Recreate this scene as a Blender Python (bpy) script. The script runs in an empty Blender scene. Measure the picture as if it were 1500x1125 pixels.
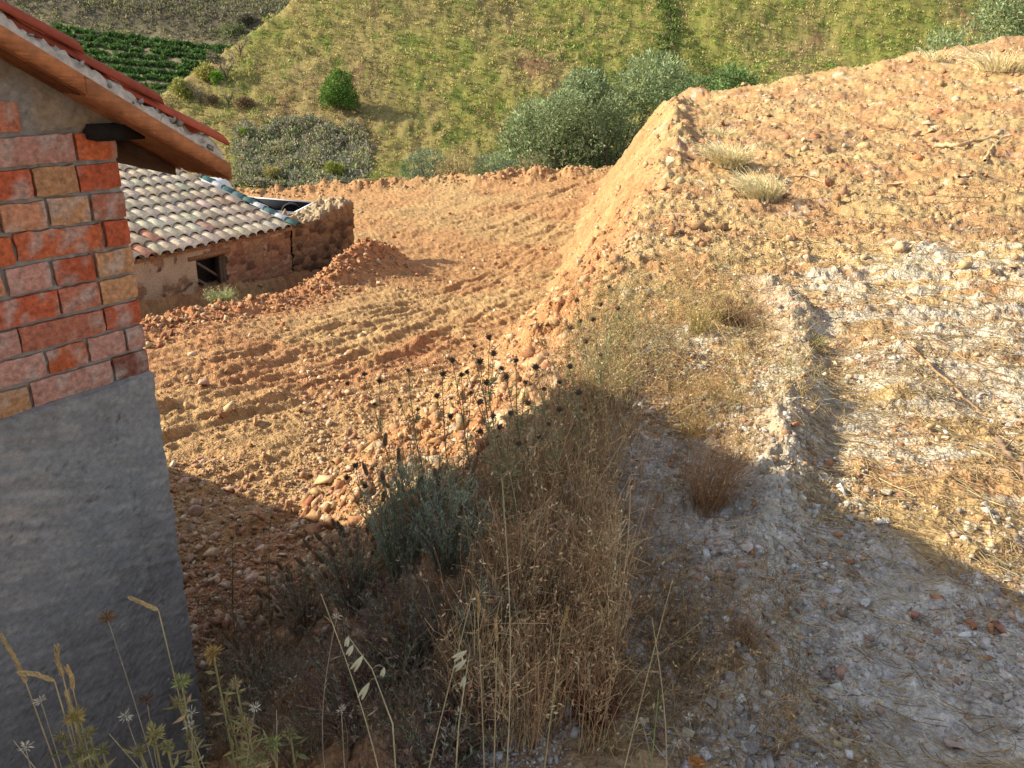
import bpy, math, random
import numpy as np
from mathutils import Vector, Matrix

# ---------------------------------------------------------------- camera, sky, sun, exposure
sc = bpy.context.scene
COL = sc.collection
PITCH, ROLL, EYE = math.radians(24.0), math.radians(4.0), 1.6
FPX = 1083.0
cP, sP, cR, sR = math.cos(PITCH), math.sin(PITCH), math.cos(ROLL), math.sin(ROLL)
VR = np.array([cR, sR * sP, sR * cP])
VU = np.array([-sR, cR * sP, cR * cP])
VF = np.array([0, cP, -sP])
cam_d = bpy.data.cameras.new('camera')
cam = bpy.data.objects.new('camera', cam_d)
COL.objects.link(cam)
cam_d.sensor_width = 36.0
cam_d.lens = 36.0 * FPX / 1500.0
cam_d.clip_start, cam_d.clip_end = 0.05, 3000
M = Matrix(((VR[0], VU[0], -VF[0], 0), (VR[1], VU[1], -VF[1], 0), (VR[2], VU[2], -VF[2], EYE), (0, 0, 0, 1)))
cam.matrix_world = M
sc.camera = cam

SUN_AZ, SUN_EL = -90.0, 27.0
w = bpy.data.worlds.new('World')
sc.world = w
w.use_nodes = True
nt = w.node_tree
bg = nt.nodes['Background']
sky = nt.nodes.new('ShaderNodeTexSky')
sky.sky_type = 'NISHITA'
sky.sun_disc = False
sky.sun_elevation = math.radians(SUN_EL)
sky.sun_rotation = math.radians(SUN_AZ)
hs_ = nt.nodes.new('ShaderNodeHueSaturation')
hs_.inputs['Saturation'].default_value = .48
nt.links.new(sky.outputs[0], hs_.inputs['Color'])
nt.links.new(hs_.outputs[0], bg.inputs[0])
bg.inputs[1].default_value = 0.13
sun_d = bpy.data.lights.new('sun', 'SUN')
sun_d.energy = 4.7
sun_d.angle = math.radians(0.5)
sun_d.color = (1.0, 0.90, 0.65)
sun = bpy.data.objects.new('sun', sun_d)
COL.objects.link(sun)
a_, e_ = math.radians(SUN_AZ), math.radians(SUN_EL)
SUNV = Vector((math.sin(a_) * math.cos(e_), math.cos(a_) * math.cos(e_), math.sin(e_)))
sun.rotation_euler = SUNV.to_track_quat('Z', 'Y').to_euler()
sc.view_settings.view_transform = 'Standard'
sc.view_settings.look = 'None'
sc.view_settings.exposure = 0.92
sc.view_settings.gamma = 1
sc.cycles.max_bounces = 5
sc.cycles.diffuse_bounces = 3

rng = np.random.default_rng(7)
random.seed(7)

# ---------------------------------------------------------------- numpy noise
_perm = np.random.default_rng(3).permutation(4096).astype(np.int64)
_ga = np.random.default_rng(4).random(4096) * 2 * np.pi
_gx, _gy = np.cos(_ga), np.sin(_ga)
_vr = np.random.default_rng(5).random(4096)


def _h(ix, iy):
    return _perm[(_perm[ix & 4095] + iy) & 4095]


def noise(x, y):
    x = np.asarray(x, float); y = np.asarray(y, float)
    ix = np.floor(x).astype(np.int64); iy = np.floor(y).astype(np.int64)
    fx = x - ix; fy = y - iy
    u = fx * fx * fx * (fx * (fx * 6 - 15) + 10); v = fy * fy * fy * (fy * (fy * 6 - 15) + 10)
    def g(dx, dy):
        k = _h(ix + dx, iy + dy)
        return _gx[k] * (fx - dx) + _gy[k] * (fy - dy)
    a = g(0, 0); b = g(1, 0); c = g(0, 1); d = g(1, 1)
    return 1.5 * ((a + u * (b - a)) * (1 - v) + (c + u * (d - c)) * v)


def fbm(x, y, o=4, gain=.5):
    s = 0; a = 1; x = np.asarray(x, float); y = np.asarray(y, float)
    for i in range(o):
        s = s + a * noise(x + 17.3 * i, y - 9.1 * i); x = x * 2.03; y = y * 2.03; a *= gain
    return s


def cell(x, y):
    """distance to nearest and second nearest feature point, and a random value of the nearest"""
    x = np.asarray(x, float); y = np.asarray(y, float)
    ix = np.floor(x).astype(np.int64); iy = np.floor(y).astype(np.int64)
    d1 = np.full(x.shape, 9.); d2 = np.full(x.shape, 9.); r = np.zeros(x.shape)
    for dx in (-1, 0, 1):
        for dy in (-1, 0, 1):
            k = _h(ix + dx, iy + dy)
            px = ix + dx + .15 + .7 * _vr[k]; py = iy + dy + .15 + .7 * _vr[(k + 911) & 4095]
            d = np.hypot(px - x, py - y)
            n = d < d1
            d2 = np.where(n, d1, np.minimum(d2, d)); r = np.where(n, _vr[(k + 77) & 4095], r); d1 = np.where(n, d, d1)
    return d1, d2, r


def sstep(a, b, x):
    t = np.clip((x - a) / (b - a), 0, 1)
    return t * t * (3 - 2 * t)


# ---------------------------------------------------------------- terrain as a function of place
I = np.interp
FY = [-8, 1, 4.4, 5.4, 6.5, 7.7, 9.3, 11, 13.2, 16.1, 19.8, 25.5, 30]
FX = [-1.5, -1.4, -1.35, -1.25, -.85, -.4, .04, .33, .67, 1.05, 1.64, 2.9, 4.2]
CY = [-8, 1.3, 2.7, 3.5, 4.5, 5.7, 7.9, 10.6, 14.4, 19.4, 30]
CX = [-.1, -.02, .17, .37, .64, .91, 1.32, 1.78, 2.51, 3.37, 5.2]


def zL(x, y):
    return I(y, [-5, 5, 9, 14, 24], [-1.2, -1.35, -1.75, -2.25, -2.45]) + I(y, [5, 14, 24], [0, .05, .14]) * np.clip(x + 3, -6, 8)


def zU(x, y):
    xc = I(y, CY, CX)
    return I(y, [0, 4, 8, 12, 16, 20], [0, -.05, .05, .25, .48, .72]) + I(y, [0, 5, 10, 20], [.03, .04, .1, .24]) * np.clip(x - xc, -3, 18)


def z_hill(x, y):
    n = fbm(x / 38 + 3, y / 38, 3)
    s1 = np.where(y > 50, -4.9 + .43 * (y - 50), -4.9 - .25 * (50 - y)) + 2.2 * n * sstep(45, 75, y)
    s1 = s1 - .6 * np.exp(-((x - 13.5 - .06 * (y - 60) + 1.2 * noise(y / 9, 0 * y)) / 1.6) ** 2) * sstep(52, 60, y)
    edge = np.interp(y, [40, 48, 54, 67, 80, 100, 140], [-28, -27, -26, -21, -17.5, -13, -8]) + 1.0 * noise(y / 9, 0 * y + 5)
    s1 = s1 - 1.1 * np.sqrt(np.clip(edge - x, 0, None) ** 2 + 4) + 1.1 * 2
    s1 = np.where(x > edge, -4.9 + 0 * x + np.where(y > 50, .43 * (y - 50), -.25 * (50 - y)) + 2.2 * n * sstep(45, 75, y)
                  - .6 * np.exp(-((x - 13.5 - .06 * (y - 60) + 1.2 * noise(y / 9, 0 * y)) / 1.6) ** 2) * sstep(52, 60, y), s1)
    s2 = -8.0 + .40 * (y - 105) + .8 * n
    s2 = np.maximum(s2, -24 - .02 * y)
    # gentle dark bank step above the vineyard
    s2 = s2 + 2.0 * sstep(126, 129, y + .12 * (x + 45))
    hill = np.maximum(s1, s2)
    return np.where(hill > 95, 95 + .1 * (hill - 95), hill)


def yend(x):
    return 25.2 + (20.3 - 25.2) * sstep(2.9, 4.3, x) + .25 * noise(x / 1.7, 0 * x)


def bank_t(x, y):
    xf = I(y, FY, FX) + .26 * noise(y / 1.3, 0 * y + 2) + .10 * noise(y / .4, 0 * y + 21); xc = I(y, CY, CX) + (.10 + .22 * sstep(4, 8, y)) * noise(y / 1.1, 0 * y + 8) + .08 * noise(y / .35, 0 * y + 31)
    return np.clip((x - xf) / (xc - xf), 0, 1)


def base(x, y):
    x = np.asarray(x, float); y = np.asarray(y, float)
    t = bank_t(x, y)
    s = .6 * (t * t * (3 - 2 * t)) + .4 * np.clip(t * 1.03 - .0, 0, 1)
    lo, up = zL(x, y), zU(x, y)
    z = lo + (up - lo) * s
    ye = yend(x)
    z = z + .24 * np.exp(-((y - ye + .9) / .55) ** 2) * (1 - sstep(1.5, 3.5, x))
    z = z - .75 * np.sqrt(np.clip(y - ye, 0, None) ** 2 + .16) + .3 - .3 * (y <= ye) * 0
    z = z - .0
    return np.where(y > 24 + 0 * x, np.maximum(z, z_hill(x, y)), z)


def ray(u, v):
    return VF + (u - 750) / FPX * VR - (v - 562.5) / FPX * VU


def hit(u, v, f=None, lift=0.0):
    """the point of the ground seen at photograph pixel (u, v)"""
    f = f or base
    d = ray(u, v)
    t = np.concatenate([np.arange(.6, 40, .01), np.arange(40, 300, .1)])
    p = np.array([0, 0, EYE])[None] + t[:, None] * d[None]
    below = p[:, 2] < f(p[:, 0], p[:, 1]) + lift
    k = int(np.argmax(below)) if below.any() else len(t) - 1
    return p[k]


def proj(p):
    q = np.asarray(p, float) - np.array([0, 0, EYE])
    dep = q @ VF
    return 750 + FPX * (q @ VR) / dep, 562.5 - FPX * (q @ VU) / dep, dep


def pline(px):
    return np.array([hit(u, v)[:2] for u, v in px])


def dist_line(x, y, P):
    """distance to a polyline, signed side, arclength there"""
    d = np.full(x.shape, 1e9); s = np.zeros(x.shape); sd = np.zeros(x.shape); L = 0.
    for (ax, ay), (bx, by) in zip(P[:-1], P[1:]):
        l = math.hypot(bx - ax, by - ay)
        ux, uy = (bx - ax) / l, (by - ay) / l
        k = np.clip((x - ax) * ux + (y - ay) * uy, 0, l)
        qx, qy = x - ax - k * ux, y - ay - k * uy
        q = np.hypot(qx, qy); n = q < d
        d = np.where(n, q, d); s = np.where(n, L + k, s); sd = np.where(n, np.sign(ux * (y - ay) - uy * (x - ax)), sd)
        L += l
    return d, sd, s, L


SPOIL = pline([(150, 500), (215, 482), (300, 462), (400, 446), (470, 425), (520, 408), (548, 398)])
BERM = pline([(1120, 420), (1165, 470), (1175, 540), (1150, 620), (1120, 720), (1105, 860), (1090, 1020)])
TRACKS = [(pline(p), wd, dp) for p, wd, dp in (
    ([(60, 680), (235, 606), (330, 585), (400, 560), (450, 548)], .13, .06),
    ([(100, 700), (250, 645), (350, 622), (450, 592)], .12, .07),
    ([(160, 640), (330, 566), (450, 520), (520, 500), (570, 478)], .11, .05),
    ([(200, 590), (330, 535), (440, 500)], .10, .05),
    ([(470, 545), (545, 520), (590, 498), (640, 470), (665, 450)], .12, .07),
    ([(585, 530), (615, 515), (645, 497), (668, 478)], .12, .075),
    ([(505, 498), (540, 483), (565, 472)], .11, .06),
    ([(230, 505), (300, 492), (370, 480)], .12, .06),
    ([(440, 470), (560, 440), (690, 432), (760, 455)], .13, .03),
    ([(500, 318), (620, 322), (740, 305), (880, 262)], .16, .06),
    ([(505, 300), (640, 296), (760, 276), (870, 246)], .16, .05),
    ([(520, 345), (640, 350), (760, 330), (830, 300)], .16, .05),
    ([(525, 365), (650, 372), (760, 360), (825, 330)], .15, .04),
    ([(560, 390), (680, 395), (770, 385)], .15, .04),
    ([(235, 560), (400, 512), (560, 458), (690, 412), (780, 362), (840, 306)], .07, .05),
    ([(240, 575), (410, 528), (580, 470), (715, 420), (800, 368)], .07, .05),
    ([(245, 632), (400, 584), (560, 530), (690, 470), (760, 440)], .07, .055),
    ([(300, 530), (470, 486), (620, 440), (730, 395)], .06, .04),
    ([(520, 330), (660, 330), (780, 300), (870, 256)], .08, .05),
)]


def clods(x, y, s, amp, seed=0):
    d1, d2, r = cell(x / s + seed, y / s - seed)
    return amp * (np.clip(1 - d1 * 1.25, 0, 1) ** .6) * (r ** 2) * (.4 + 1.2 * r)


def H(x, y):
    """full terrain height with ruts, heaps and clods"""
    x = np.asarray(x, float); y = np.asarray(y, float)
    z = base(x, y)
    near = y < 27
    xn, yn = x[near], y[near]
    t = bank_t(xn, yn)
    ye = yend(xn)
    lowm = (1 - sstep(.0, .25, t))
    upm = sstep(.8, 1, t)
    dz = .045 * fbm(xn / 1.3, yn / 1.3, 3) + .010 * fbm(xn / .22, yn / .22, 4, .6)
    dz = dz + clods(xn, yn, .16, .014) * sstep(4, 9, yn) + .007 * fbm(xn / .06, yn / .06, 2) * sstep(3, 6, yn) + clods(xn, yn, .07, .016, 5.5) * (1 + .8 * upm * sstep(4, 7, yn)) + clods(xn, yn, .26, .03, 15) * upm * sstep(6, 9, yn) + clods(xn, yn, .035, .009, 9.1)
    bm = 1 - lowm - upm
    dz = dz + bm * (.09 * fbm(xn / .55, yn / .55, 5, .6) + .05 * fbm(xn / .25, yn / .12, 3, .6) + clods(xn, yn, .3, .05, 2.2) + clods(xn, yn, .12, .03, 21))
    # tyre and track ruts
    for P, wd, dp in TRACKS:
        x0, y0 = P.min(0) - 1.; x1, y1 = P.max(0) + 1.
        m = (xn > x0) & (xn < x1) & (yn > y0) & (yn < y1)
        if not m.any():
            continue
        wob = .05 * noise(xn[m] / .5, yn[m] / .5)
        d, sd, s, L = dist_line(xn[m] + wob, yn[m] - wob, P)
        env = sstep(0, .5, s) * sstep(0, .5, L - s) * (.65 + .6 * noise(s / .6, 0 * s + wd * 40))
        lug = .5 + .5 * np.sin(s * 2 * np.pi / (.13 if P[0][1] < 12 else .22) + sd * .6 + 2 * noise(s / .5, d))
        prof = -np.exp(-(d / wd) ** 4) * (.55 + .7 * lug) + 1.0 * np.exp(-((d - 1.45 * wd) / (.38 * wd)) ** 2) * (.4 + .9 * np.abs(noise(s / .15, sd * 3)))
        dz[m] = dz[m] + dp * (.62 if P[0][1] < 12 else 1) * env * prof
    # fine parallel raking of the lower platform along the drive direction
    q = (xn * .80 - yn * .60)
    dz = dz + lowm * (.016 + .008 * noise(xn / 1.1, yn / 1.1)) * noise(q / .10 + .5 * noise(xn, yn), (xn * .6 + yn * .8) / 1.6) * 2
    # spoil heap before the old house
    m = (xn < 1) & (yn > 6) & (yn < 18)
    d, sd, s, L = dist_line(xn[m], yn[m], SPOIL)
    hgt = .05 + .50 * sstep(L - 2.6, L - .3, s)
    wdt = .34 + .28 * sstep(L - 2.6, L, s)
    bump = np.exp(-(d / wdt) ** 2)
    dz[m] = dz[m] + hgt * bump * (1 + .25 * fbm(xn[m] / .5, yn[m] / .5, 3, .5)) + bump * (clods(xn[m], yn[m], .17, .05, 3) + clods(xn[m], yn[m], .09, .035, 8))
    hx = (xn + 3.646) * .469 + (yn - 12.5) * .883; hx2 = -(xn + 3.646) * .883 + (yn - 12.5) * .469
    dz = dz - .42 * sstep(-.95, -.35, hx2) * (1 - sstep(0, .3, hx2)) * (hx < .6)
    # far berm roughness
    fb = np.exp(-((yn - ye + .9) / .7) ** 2) * (1 - sstep(2, 3.5, xn))
    dz = dz + fb * (.12 * fbm(xn / .6, yn / .6, 4, .6) + clods(xn, yn, .35, .14, 4))
    # gravel windrow on the upper terrace
    m = (xn > -.3) & (xn < 3.5) & (yn < 8)
    d, sd, s, L = dist_line(xn[m], yn[m], BERM)
    dz[m] = dz[m] + .10 * np.exp(-(d / .115) ** 2) * (1 + .5 * fbm(xn[m] / .09, yn[m] / .09, 3)) * (.75 + .5 * noise(s / .5, 0 * s)) - .02 * np.exp(-((d - .22) / .10) ** 2) * (sd > 0) * (yn[m] > 2.2)
    # upper terrace: low hummocks, crest lip
    dz = dz + upm * (.045 * fbm(xn / .8 + 5, yn / .8, 4, .6) + .035 * sstep(6, 10, yn) * fbm(xn / .45, yn / 1.5, 3, .6)) \
        + upm * .16 * np.exp(-((yn - ye + .6) / .6) ** 2) * (.5 + noise(xn / .9, yn / .9))
    xc = I(yn, CY, CX)
    lip = np.exp(-((xn - xc - .15) / .3) ** 2) * sstep(9, 14, yn) * (1 - sstep(18, 21, yn))
    dz = dz + lip * (.22 + .2 * fbm(xn / .5, yn / .5, 3))
    # wheel ridges in the whitish patch
    wr = upm * np.exp(-((yn - 5.4) / 1.3) ** 2) * sstep(1.8, 2.4, xn)
    dz = dz + wr * .022 * np.sin((yn * 1.0 + xn * .12 + .15 * noise(xn, yn)) * 2 * np.pi / .34)
    # keep the ground quiet at the house and shed feet
    z = z.copy()
    z[near] = z[near] + dz
    far = ~near
    xf, yf = x[far], y[far]
    z[far] = z[far] + .22 * fbm(xf / 1.6, yf / 1.6, 3) * sstep(27, 40, yf) + clods(xf, yf, .8, .10, 6) * sstep(40, 50, yf)
    return z


# ---------------------------------------------------------------- helpers: tagging, meshes
def tag(o, label=None, cat=None, group=None, kind=None):
    for k, v in (('label', label), ('category', cat), ('group', group), ('kind', kind)):
        if v:
            o[k] = v
    return o


def empty(name, loc, rz=0):
    o = bpy.data.objects.new(name, None)
    o.empty_display_size = .2
    COL.objects.link(o)
    o.location = loc
    o.rotation_euler = (0, 0, rz)
    return o


def mesh_obj(name, V, F, mat, col=None, parent=None, smooth=False):
    V = np.ascontiguousarray(V, np.float32).reshape(-1, 3)
    F = np.ascontiguousarray(F, np.int32)
    n, k = F.shape
    me = bpy.data.meshes.new(name)
    me.vertices.add(len(V)); me.vertices.foreach_set('co', V.ravel())
    me.loops.add(n * k); me.loops.foreach_set('vertex_index', F.ravel())
    me.polygons.add(n); me.polygons.foreach_set('loop_start', np.arange(0, n * k, k, dtype=np.int32))
    if smooth:
        me.polygons.foreach_set('use_smooth', np.ones(n, bool))
    me.update(calc_edges=True)
    if col is not None:
        at = me.color_attributes.new('Col', 'FLOAT_COLOR', 'POINT')
        c = np.ones((len(V), 4), np.float32); c[:, :3] = np.clip(col, 0, 1)
        at.data.foreach_set('color', c.ravel())
    me.materials.append(mat)
    o = bpy.data.objects.new(name, me)
    COL.objects.link(o)
    if parent:
        o.parent = parent
    return o


class MB:
    """collects triangles with a colour per vertex; build() links them as one mesh object"""
    def __init__(s):
        s.V, s.F, s.C, s.n = [], [], [], 0

    def add(s, V, F, C):
        V = np.asarray(V, float).reshape(-1, 3); F = np.asarray(F, np.int64)
        if F.shape[1] == 4:
            F = np.concatenate([F[:, [0, 1, 2]], F[:, [0, 2, 3]]])
        C = np.broadcast_to(np.asarray(C, float), V.shape) if np.ndim(C) < 2 else np.asarray(C, float)
        s.V.append(V); s.F.append(F + s.n); s.C.append(C); s.n += len(V)
        return s

    def box(s, lo, hi, C, jit=0, rot=None, off=(0, 0, 0)):
        lo = np.array(lo, float); hi = np.array(hi, float)
        V = np.array([[lo[0] if i & 1 == 0 else hi[0], lo[1] if i & 2 == 0 else hi[1], lo[2] if i & 4 == 0 else hi[2]] for i in range(8)])
        if jit:
            V = V + rng.normal(0, jit, V.shape)
        if rot is not None:
            V = V @ np.array(rot).T
        V = V + np.array(off)
        return s.add(V, [[0, 2, 3, 1], [4, 5, 7, 6], [0, 1, 5, 4], [2, 6, 7, 3], [0, 4, 6, 2], [1, 3, 7, 5]], C)

    def build(s, name, mat, parent=None, smooth=False, origin=None):
        V = np.concatenate(s.V)
        if origin is not None:
            V = V - np.array(origin)
        o = mesh_obj(name, V, np.concatenate(s.F), mat, np.concatenate(s.C), parent, smooth)
        if origin is not None and not parent:
            o.location = origin
        return o


def tubes(mb, P, R, C, sides=3):
    """P n,k,3 paths; R n,k radii; C n,3 or n,k,3 colours"""
    P = np.asarray(P, float); n, k, _ = P.shape
    R = np.broadcast_to(np.asarray(R, float), (n, k))
    T = np.gradient(P, axis=1)
    T /= np.linalg.norm(T, axis=2, keepdims=True) + 1e-9
    ref = np.where(np.abs(T[:, :, 2:3]) > .9, np.array([1., 0, 0]), np.array([0, 0, 1.]))
    A = np.cross(T, ref); A /= np.linalg.norm(A, axis=2, keepdims=True) + 1e-9
    B = np.cross(T, A)
    an = np.arange(sides) * 2 * np.pi / sides
    V = P[:, :, None] + R[:, :, None, None] * (A[:, :, None] * np.cos(an)[None, None, :, None] + B[:, :, None] * np.sin(an)[None, None, :, None])
    idx = np.arange(n * k * sides).reshape(n, k, sides)
    a = idx[:, :-1]; b = idx[:, 1:]
    F = np.stack([a, np.roll(a, -1, 2), np.roll(b, -1, 2), b], -1).reshape(-1, 4)
    C = np.asarray(C, float)
    if C.ndim == 1:
        C = np.broadcast_to(C, (n, 3))
    if C.ndim == 2:
        C = np.repeat(C[:, None], k, 1)
    mb.add(V, F, np.repeat(C[:, :, None], sides, 2).reshape(-1, 3))


def leaves(mb, P, D, N, L, W, C):
    """pointed leaves: base P, direction D, side N, length L, width W"""
    n = len(P); L = np.broadcast_to(L, n)[:, None]; W = np.broadcast_to(W, n)[:, None]
    D = D / (np.linalg.norm(D, axis=1, keepdims=True) + 1e-9)
    S = np.cross(D, N); S /= np.linalg.norm(S, axis=1, keepdims=True) + 1e-9
    U = np.cross(S, D)
    V = np.stack([P, P + D * L * .5 + S * W * .5 + U * L * .06, P + D * L - U * L * .05, P + D * L * .5 - S * W * .5 + U * L * .06], 1)
    i = np.arange(n)[:, None] * 4
    F = np.concatenate([i + [0, 1, 2], i + [0, 2, 3]], 0)
    mb.add(V, F, np.repeat(np.broadcast_to(C, (n, 3))[:, None], 4, 1).reshape(-1, 3))


def rots(n, tilt=None):
    """random rotation matrices; tilt limits the lean from upright"""
    a = rng.random(n) * 2 * np.pi
    if tilt is None:
        q = rng.normal(size=(n, 4)); q /= np.linalg.norm(q, axis=1, keepdims=True)
        w_, x, y, z = q.T
        return np.stack([1 - 2 * (y * y + z * z), 2 * (x * y - z * w_), 2 * (x * z + y * w_), 2 * (x * y + z * w_), 1 - 2 * (x * x + z * z), 2 * (y * z - x * w_),
                         2 * (x * z - y * w_), 2 * (y * z + x * w_), 1 - 2 * (x * x + y * y)], 1).reshape(n, 3, 3)
    b = rng.normal(0, tilt, n); g = rng.normal(0, tilt, n)
    z = np.zeros(n); o = z + 1
    Rz = np.stack([np.cos(a), -np.sin(a), z, np.sin(a), np.cos(a), z, z, z, o], 1).reshape(n, 3, 3)
    Rx = np.stack([o, z, z, z, np.cos(b), -np.sin(b), z, np.sin(b), np.cos(b)], 1).reshape(n, 3, 3)
    Ry = np.stack([np.cos(g), z, np.sin(g), z, o, z, -np.sin(g), z, np.cos(g)], 1).reshape(n, 3, 3)
    return Rx @ Ry @ Rz


def _ico():
    p = (1 + 5 ** .5) / 2
    V = np.array([[-1, p, 0], [1, p, 0], [-1, -p, 0], [1, -p, 0], [0, -1, p], [0, 1, p], [0, -1, -p], [0, 1, -p], [p, 0, -1], [p, 0, 1], [-p, 0, -1], [-p, 0, 1]], float)
    F = np.array([[0, 11, 5], [0, 5, 1], [0, 1, 7], [0, 7, 10], [0, 10, 11], [1, 5, 9], [5, 11, 4], [11, 10, 2], [10, 7, 6], [7, 1, 8], [3, 9, 4], [3, 4, 2], [3, 2, 6],
                  [3, 6, 8], [3, 8, 9], [4, 9, 5], [2, 4, 11], [6, 2, 10], [8, 6, 7], [9, 8, 1]])
    return V / np.linalg.norm(V[0]), F


ICO_V, ICO_F = _ico()


def subdiv(V, F):
    V = list(map(tuple, V)); mid = {}
    def m(a, b):
        k = (min(a, b), max(a, b))
        if k not in mid:
            mid[k] = len(V); V.append(tuple((np.array(V[a]) + np.array(V[b])) / 2))
        return mid[k]
    G = []
    for a, b, c in F:
        x, y, z = m(a, b), m(b, c), m(c, a)
        G += [[a, x, z], [b, y, x], [c, z, y], [x, y, z]]
    V = np.array(V); V /= np.linalg.norm(V, axis=1, keepdims=True)
    return V, np.array(G)


ICO2 = subdiv(ICO_V, ICO_F)
ICO3 = subdiv(*ICO2)


def stone_shape(V, k, flat=.65):
    """cut a ball with random planes: an angular stone"""
    r = np.random.default_rng(k)
    V = V + (r.normal(0, .16, V.shape) if len(V) < 20 else 0)
    for _ in range(11):
        n = r.normal(size=3); n /= np.linalg.norm(n); h = r.uniform(.34, .74) if len(V) < 100 else r.uniform(.26, .62)
        d = V @ n; V = np.where((d > h)[:, None], V - (d - h)[:, None] * n, V)
    return V * np.array([1.15, r.uniform(.5, .95), r.uniform(flat - .3, flat)])


BLK_F = np.array([[0, 2, 3], [0, 3, 1], [4, 5, 7], [4, 7, 6], [0, 1, 5], [0, 5, 4], [2, 6, 7], [2, 7, 3], [0, 4, 6], [0, 6, 2], [1, 3, 7], [1, 7, 5]])


def shard(k):
    r = np.random.default_rng(500 + k)
    V = np.array([[-1 if i & 1 == 0 else 1, -1 if i & 2 == 0 else 1, -1 if i & 4 == 0 else 1] for i in range(8)], float) * .72
    V = V * np.array([1.25, r.uniform(.55, 1.0), r.uniform(.35, .8)]) + r.normal(0, .20, V.shape)
    V[4:, :2] *= r.uniform(.45, .85)
    V[:, 0] += V[:, 1] * r.uniform(-.4, .4)
    return V


STONES = [(stone_shape(ICO_V, k), ICO_F) for k in range(3)] + [(shard(k), BLK_F) for k in range(15)]


def scatter_stones(mb, x, y, size, C, sink=.25, tilt=.35, z=None):
    z = H(x, y) if z is None else z
    which = rng.integers(0, len(STONES), len(x))
    Rm = rots(len(x), tilt)
    for k in range(len(STONES)):
        m = which == k
        if not m.any():
            continue
        V = np.einsum('nij,kj->nki', Rm[m], STONES[k][0]) * size[m][:, None, None]
        V += np.stack([x[m], y[m], z[m] + size[m] * sink], 1)[:, None]
        n = m.sum()
        nv = len(STONES[k][0])
        F = (STONES[k][1][None] + (np.arange(n) * nv)[:, None, None]).reshape(-1, 3)
        mb.add(V, F, np.repeat(C[m][:, None], nv, 1).reshape(-1, 3))


def pick(n, cols, p=None, var=.12):
    cols = np.array(cols, float)
    c = cols[rng.choice(len(cols), n, p=p)]
    return c * (1 + rng.normal(0, var, (n, 1))) * (1 + rng.normal(0, .03, (n, 3)))


# ---------------------------------------------------------------- materials
def mat_new(name):
    m = bpy.data.materials.new(name)
    m.use_nodes = True
    t = m.node_tree
    return m, t, t.nodes['Principled BSDF']


def N(t, typ, **kw):
    n = t.nodes.new(typ)
    for k, v in kw.items():
        setattr(n, k, v)
    return n


def vc_mat(name, rough=.9, nscale=30, namp=.5, bump=0., bscale=60, trans=0., spec=.2, metal=0., detail=4, coord='Object'):
    """colour from the mesh's own attribute, broken up by noise, with bump"""
    m, t, b = mat_new(name)
    at = N(t, 'ShaderNodeAttribute'); at.attribute_name = 'Col'
    tc = N(t, 'ShaderNodeTexCoord')
    n1 = N(t, 'ShaderNodeTexNoise'); n1.inputs['Scale'].default_value = nscale; n1.inputs['Detail'].default_value = detail; n1.inputs['Roughness'].default_value = .65
    t.links.new(tc.outputs[coord], n1.inputs['Vector'])
    mr = N(t, 'ShaderNodeMapRange'); mr.inputs[1].default_value = .3; mr.inputs[2].default_value = .7
    mr.inputs[3].default_value = 1 - namp; mr.inputs[4].default_value = 1 + namp
    t.links.new(n1.outputs[0], mr.inputs[0])
    vm = N(t, 'ShaderNodeVectorMath', operation='SCALE')
    t.links.new(at.outputs['Color'], vm.inputs[0]); t.links.new(mr.outputs[0], vm.inputs['Scale'])
    t.links.new(vm.outputs[0], b.inputs['Base Color'])
    b.inputs['Roughness'].default_value = rough
    b.inputs['Specular IOR Level'].default_value = spec
    b.inputs['Metallic'].default_value = metal
    if bump:
        n2 = N(t, 'ShaderNodeTexNoise'); n2.inputs['Scale'].default_value = bscale; n2.inputs['Detail'].default_value = 5; n2.inputs['Roughness'].default_value = .7
        t.links.new(tc.outputs[coord], n2.inputs['Vector'])
        bp = N(t, 'ShaderNodeBump'); bp.inputs['Strength'].default_value = 1; bp.inputs['Distance'].default_value = bump
        t.links.new(n2.outputs[0], bp.inputs['Height']); t.links.new(bp.outputs[0], b.inputs['Normal'])
    if trans:
        tr = N(t, 'ShaderNodeBsdfTranslucent'); mx = N(t, 'ShaderNodeMixShader'); mx.inputs[0].default_value = trans
        t.links.new(vm.outputs[0], tr.inputs[0])
        out = t.nodes['Material Output']
        t.links.new(b.outputs[0], mx.inputs[1]); t.links.new(tr.outputs[0], mx.inputs[2]); t.links.new(mx.outputs[0], out.inputs[0])
    return m


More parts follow.
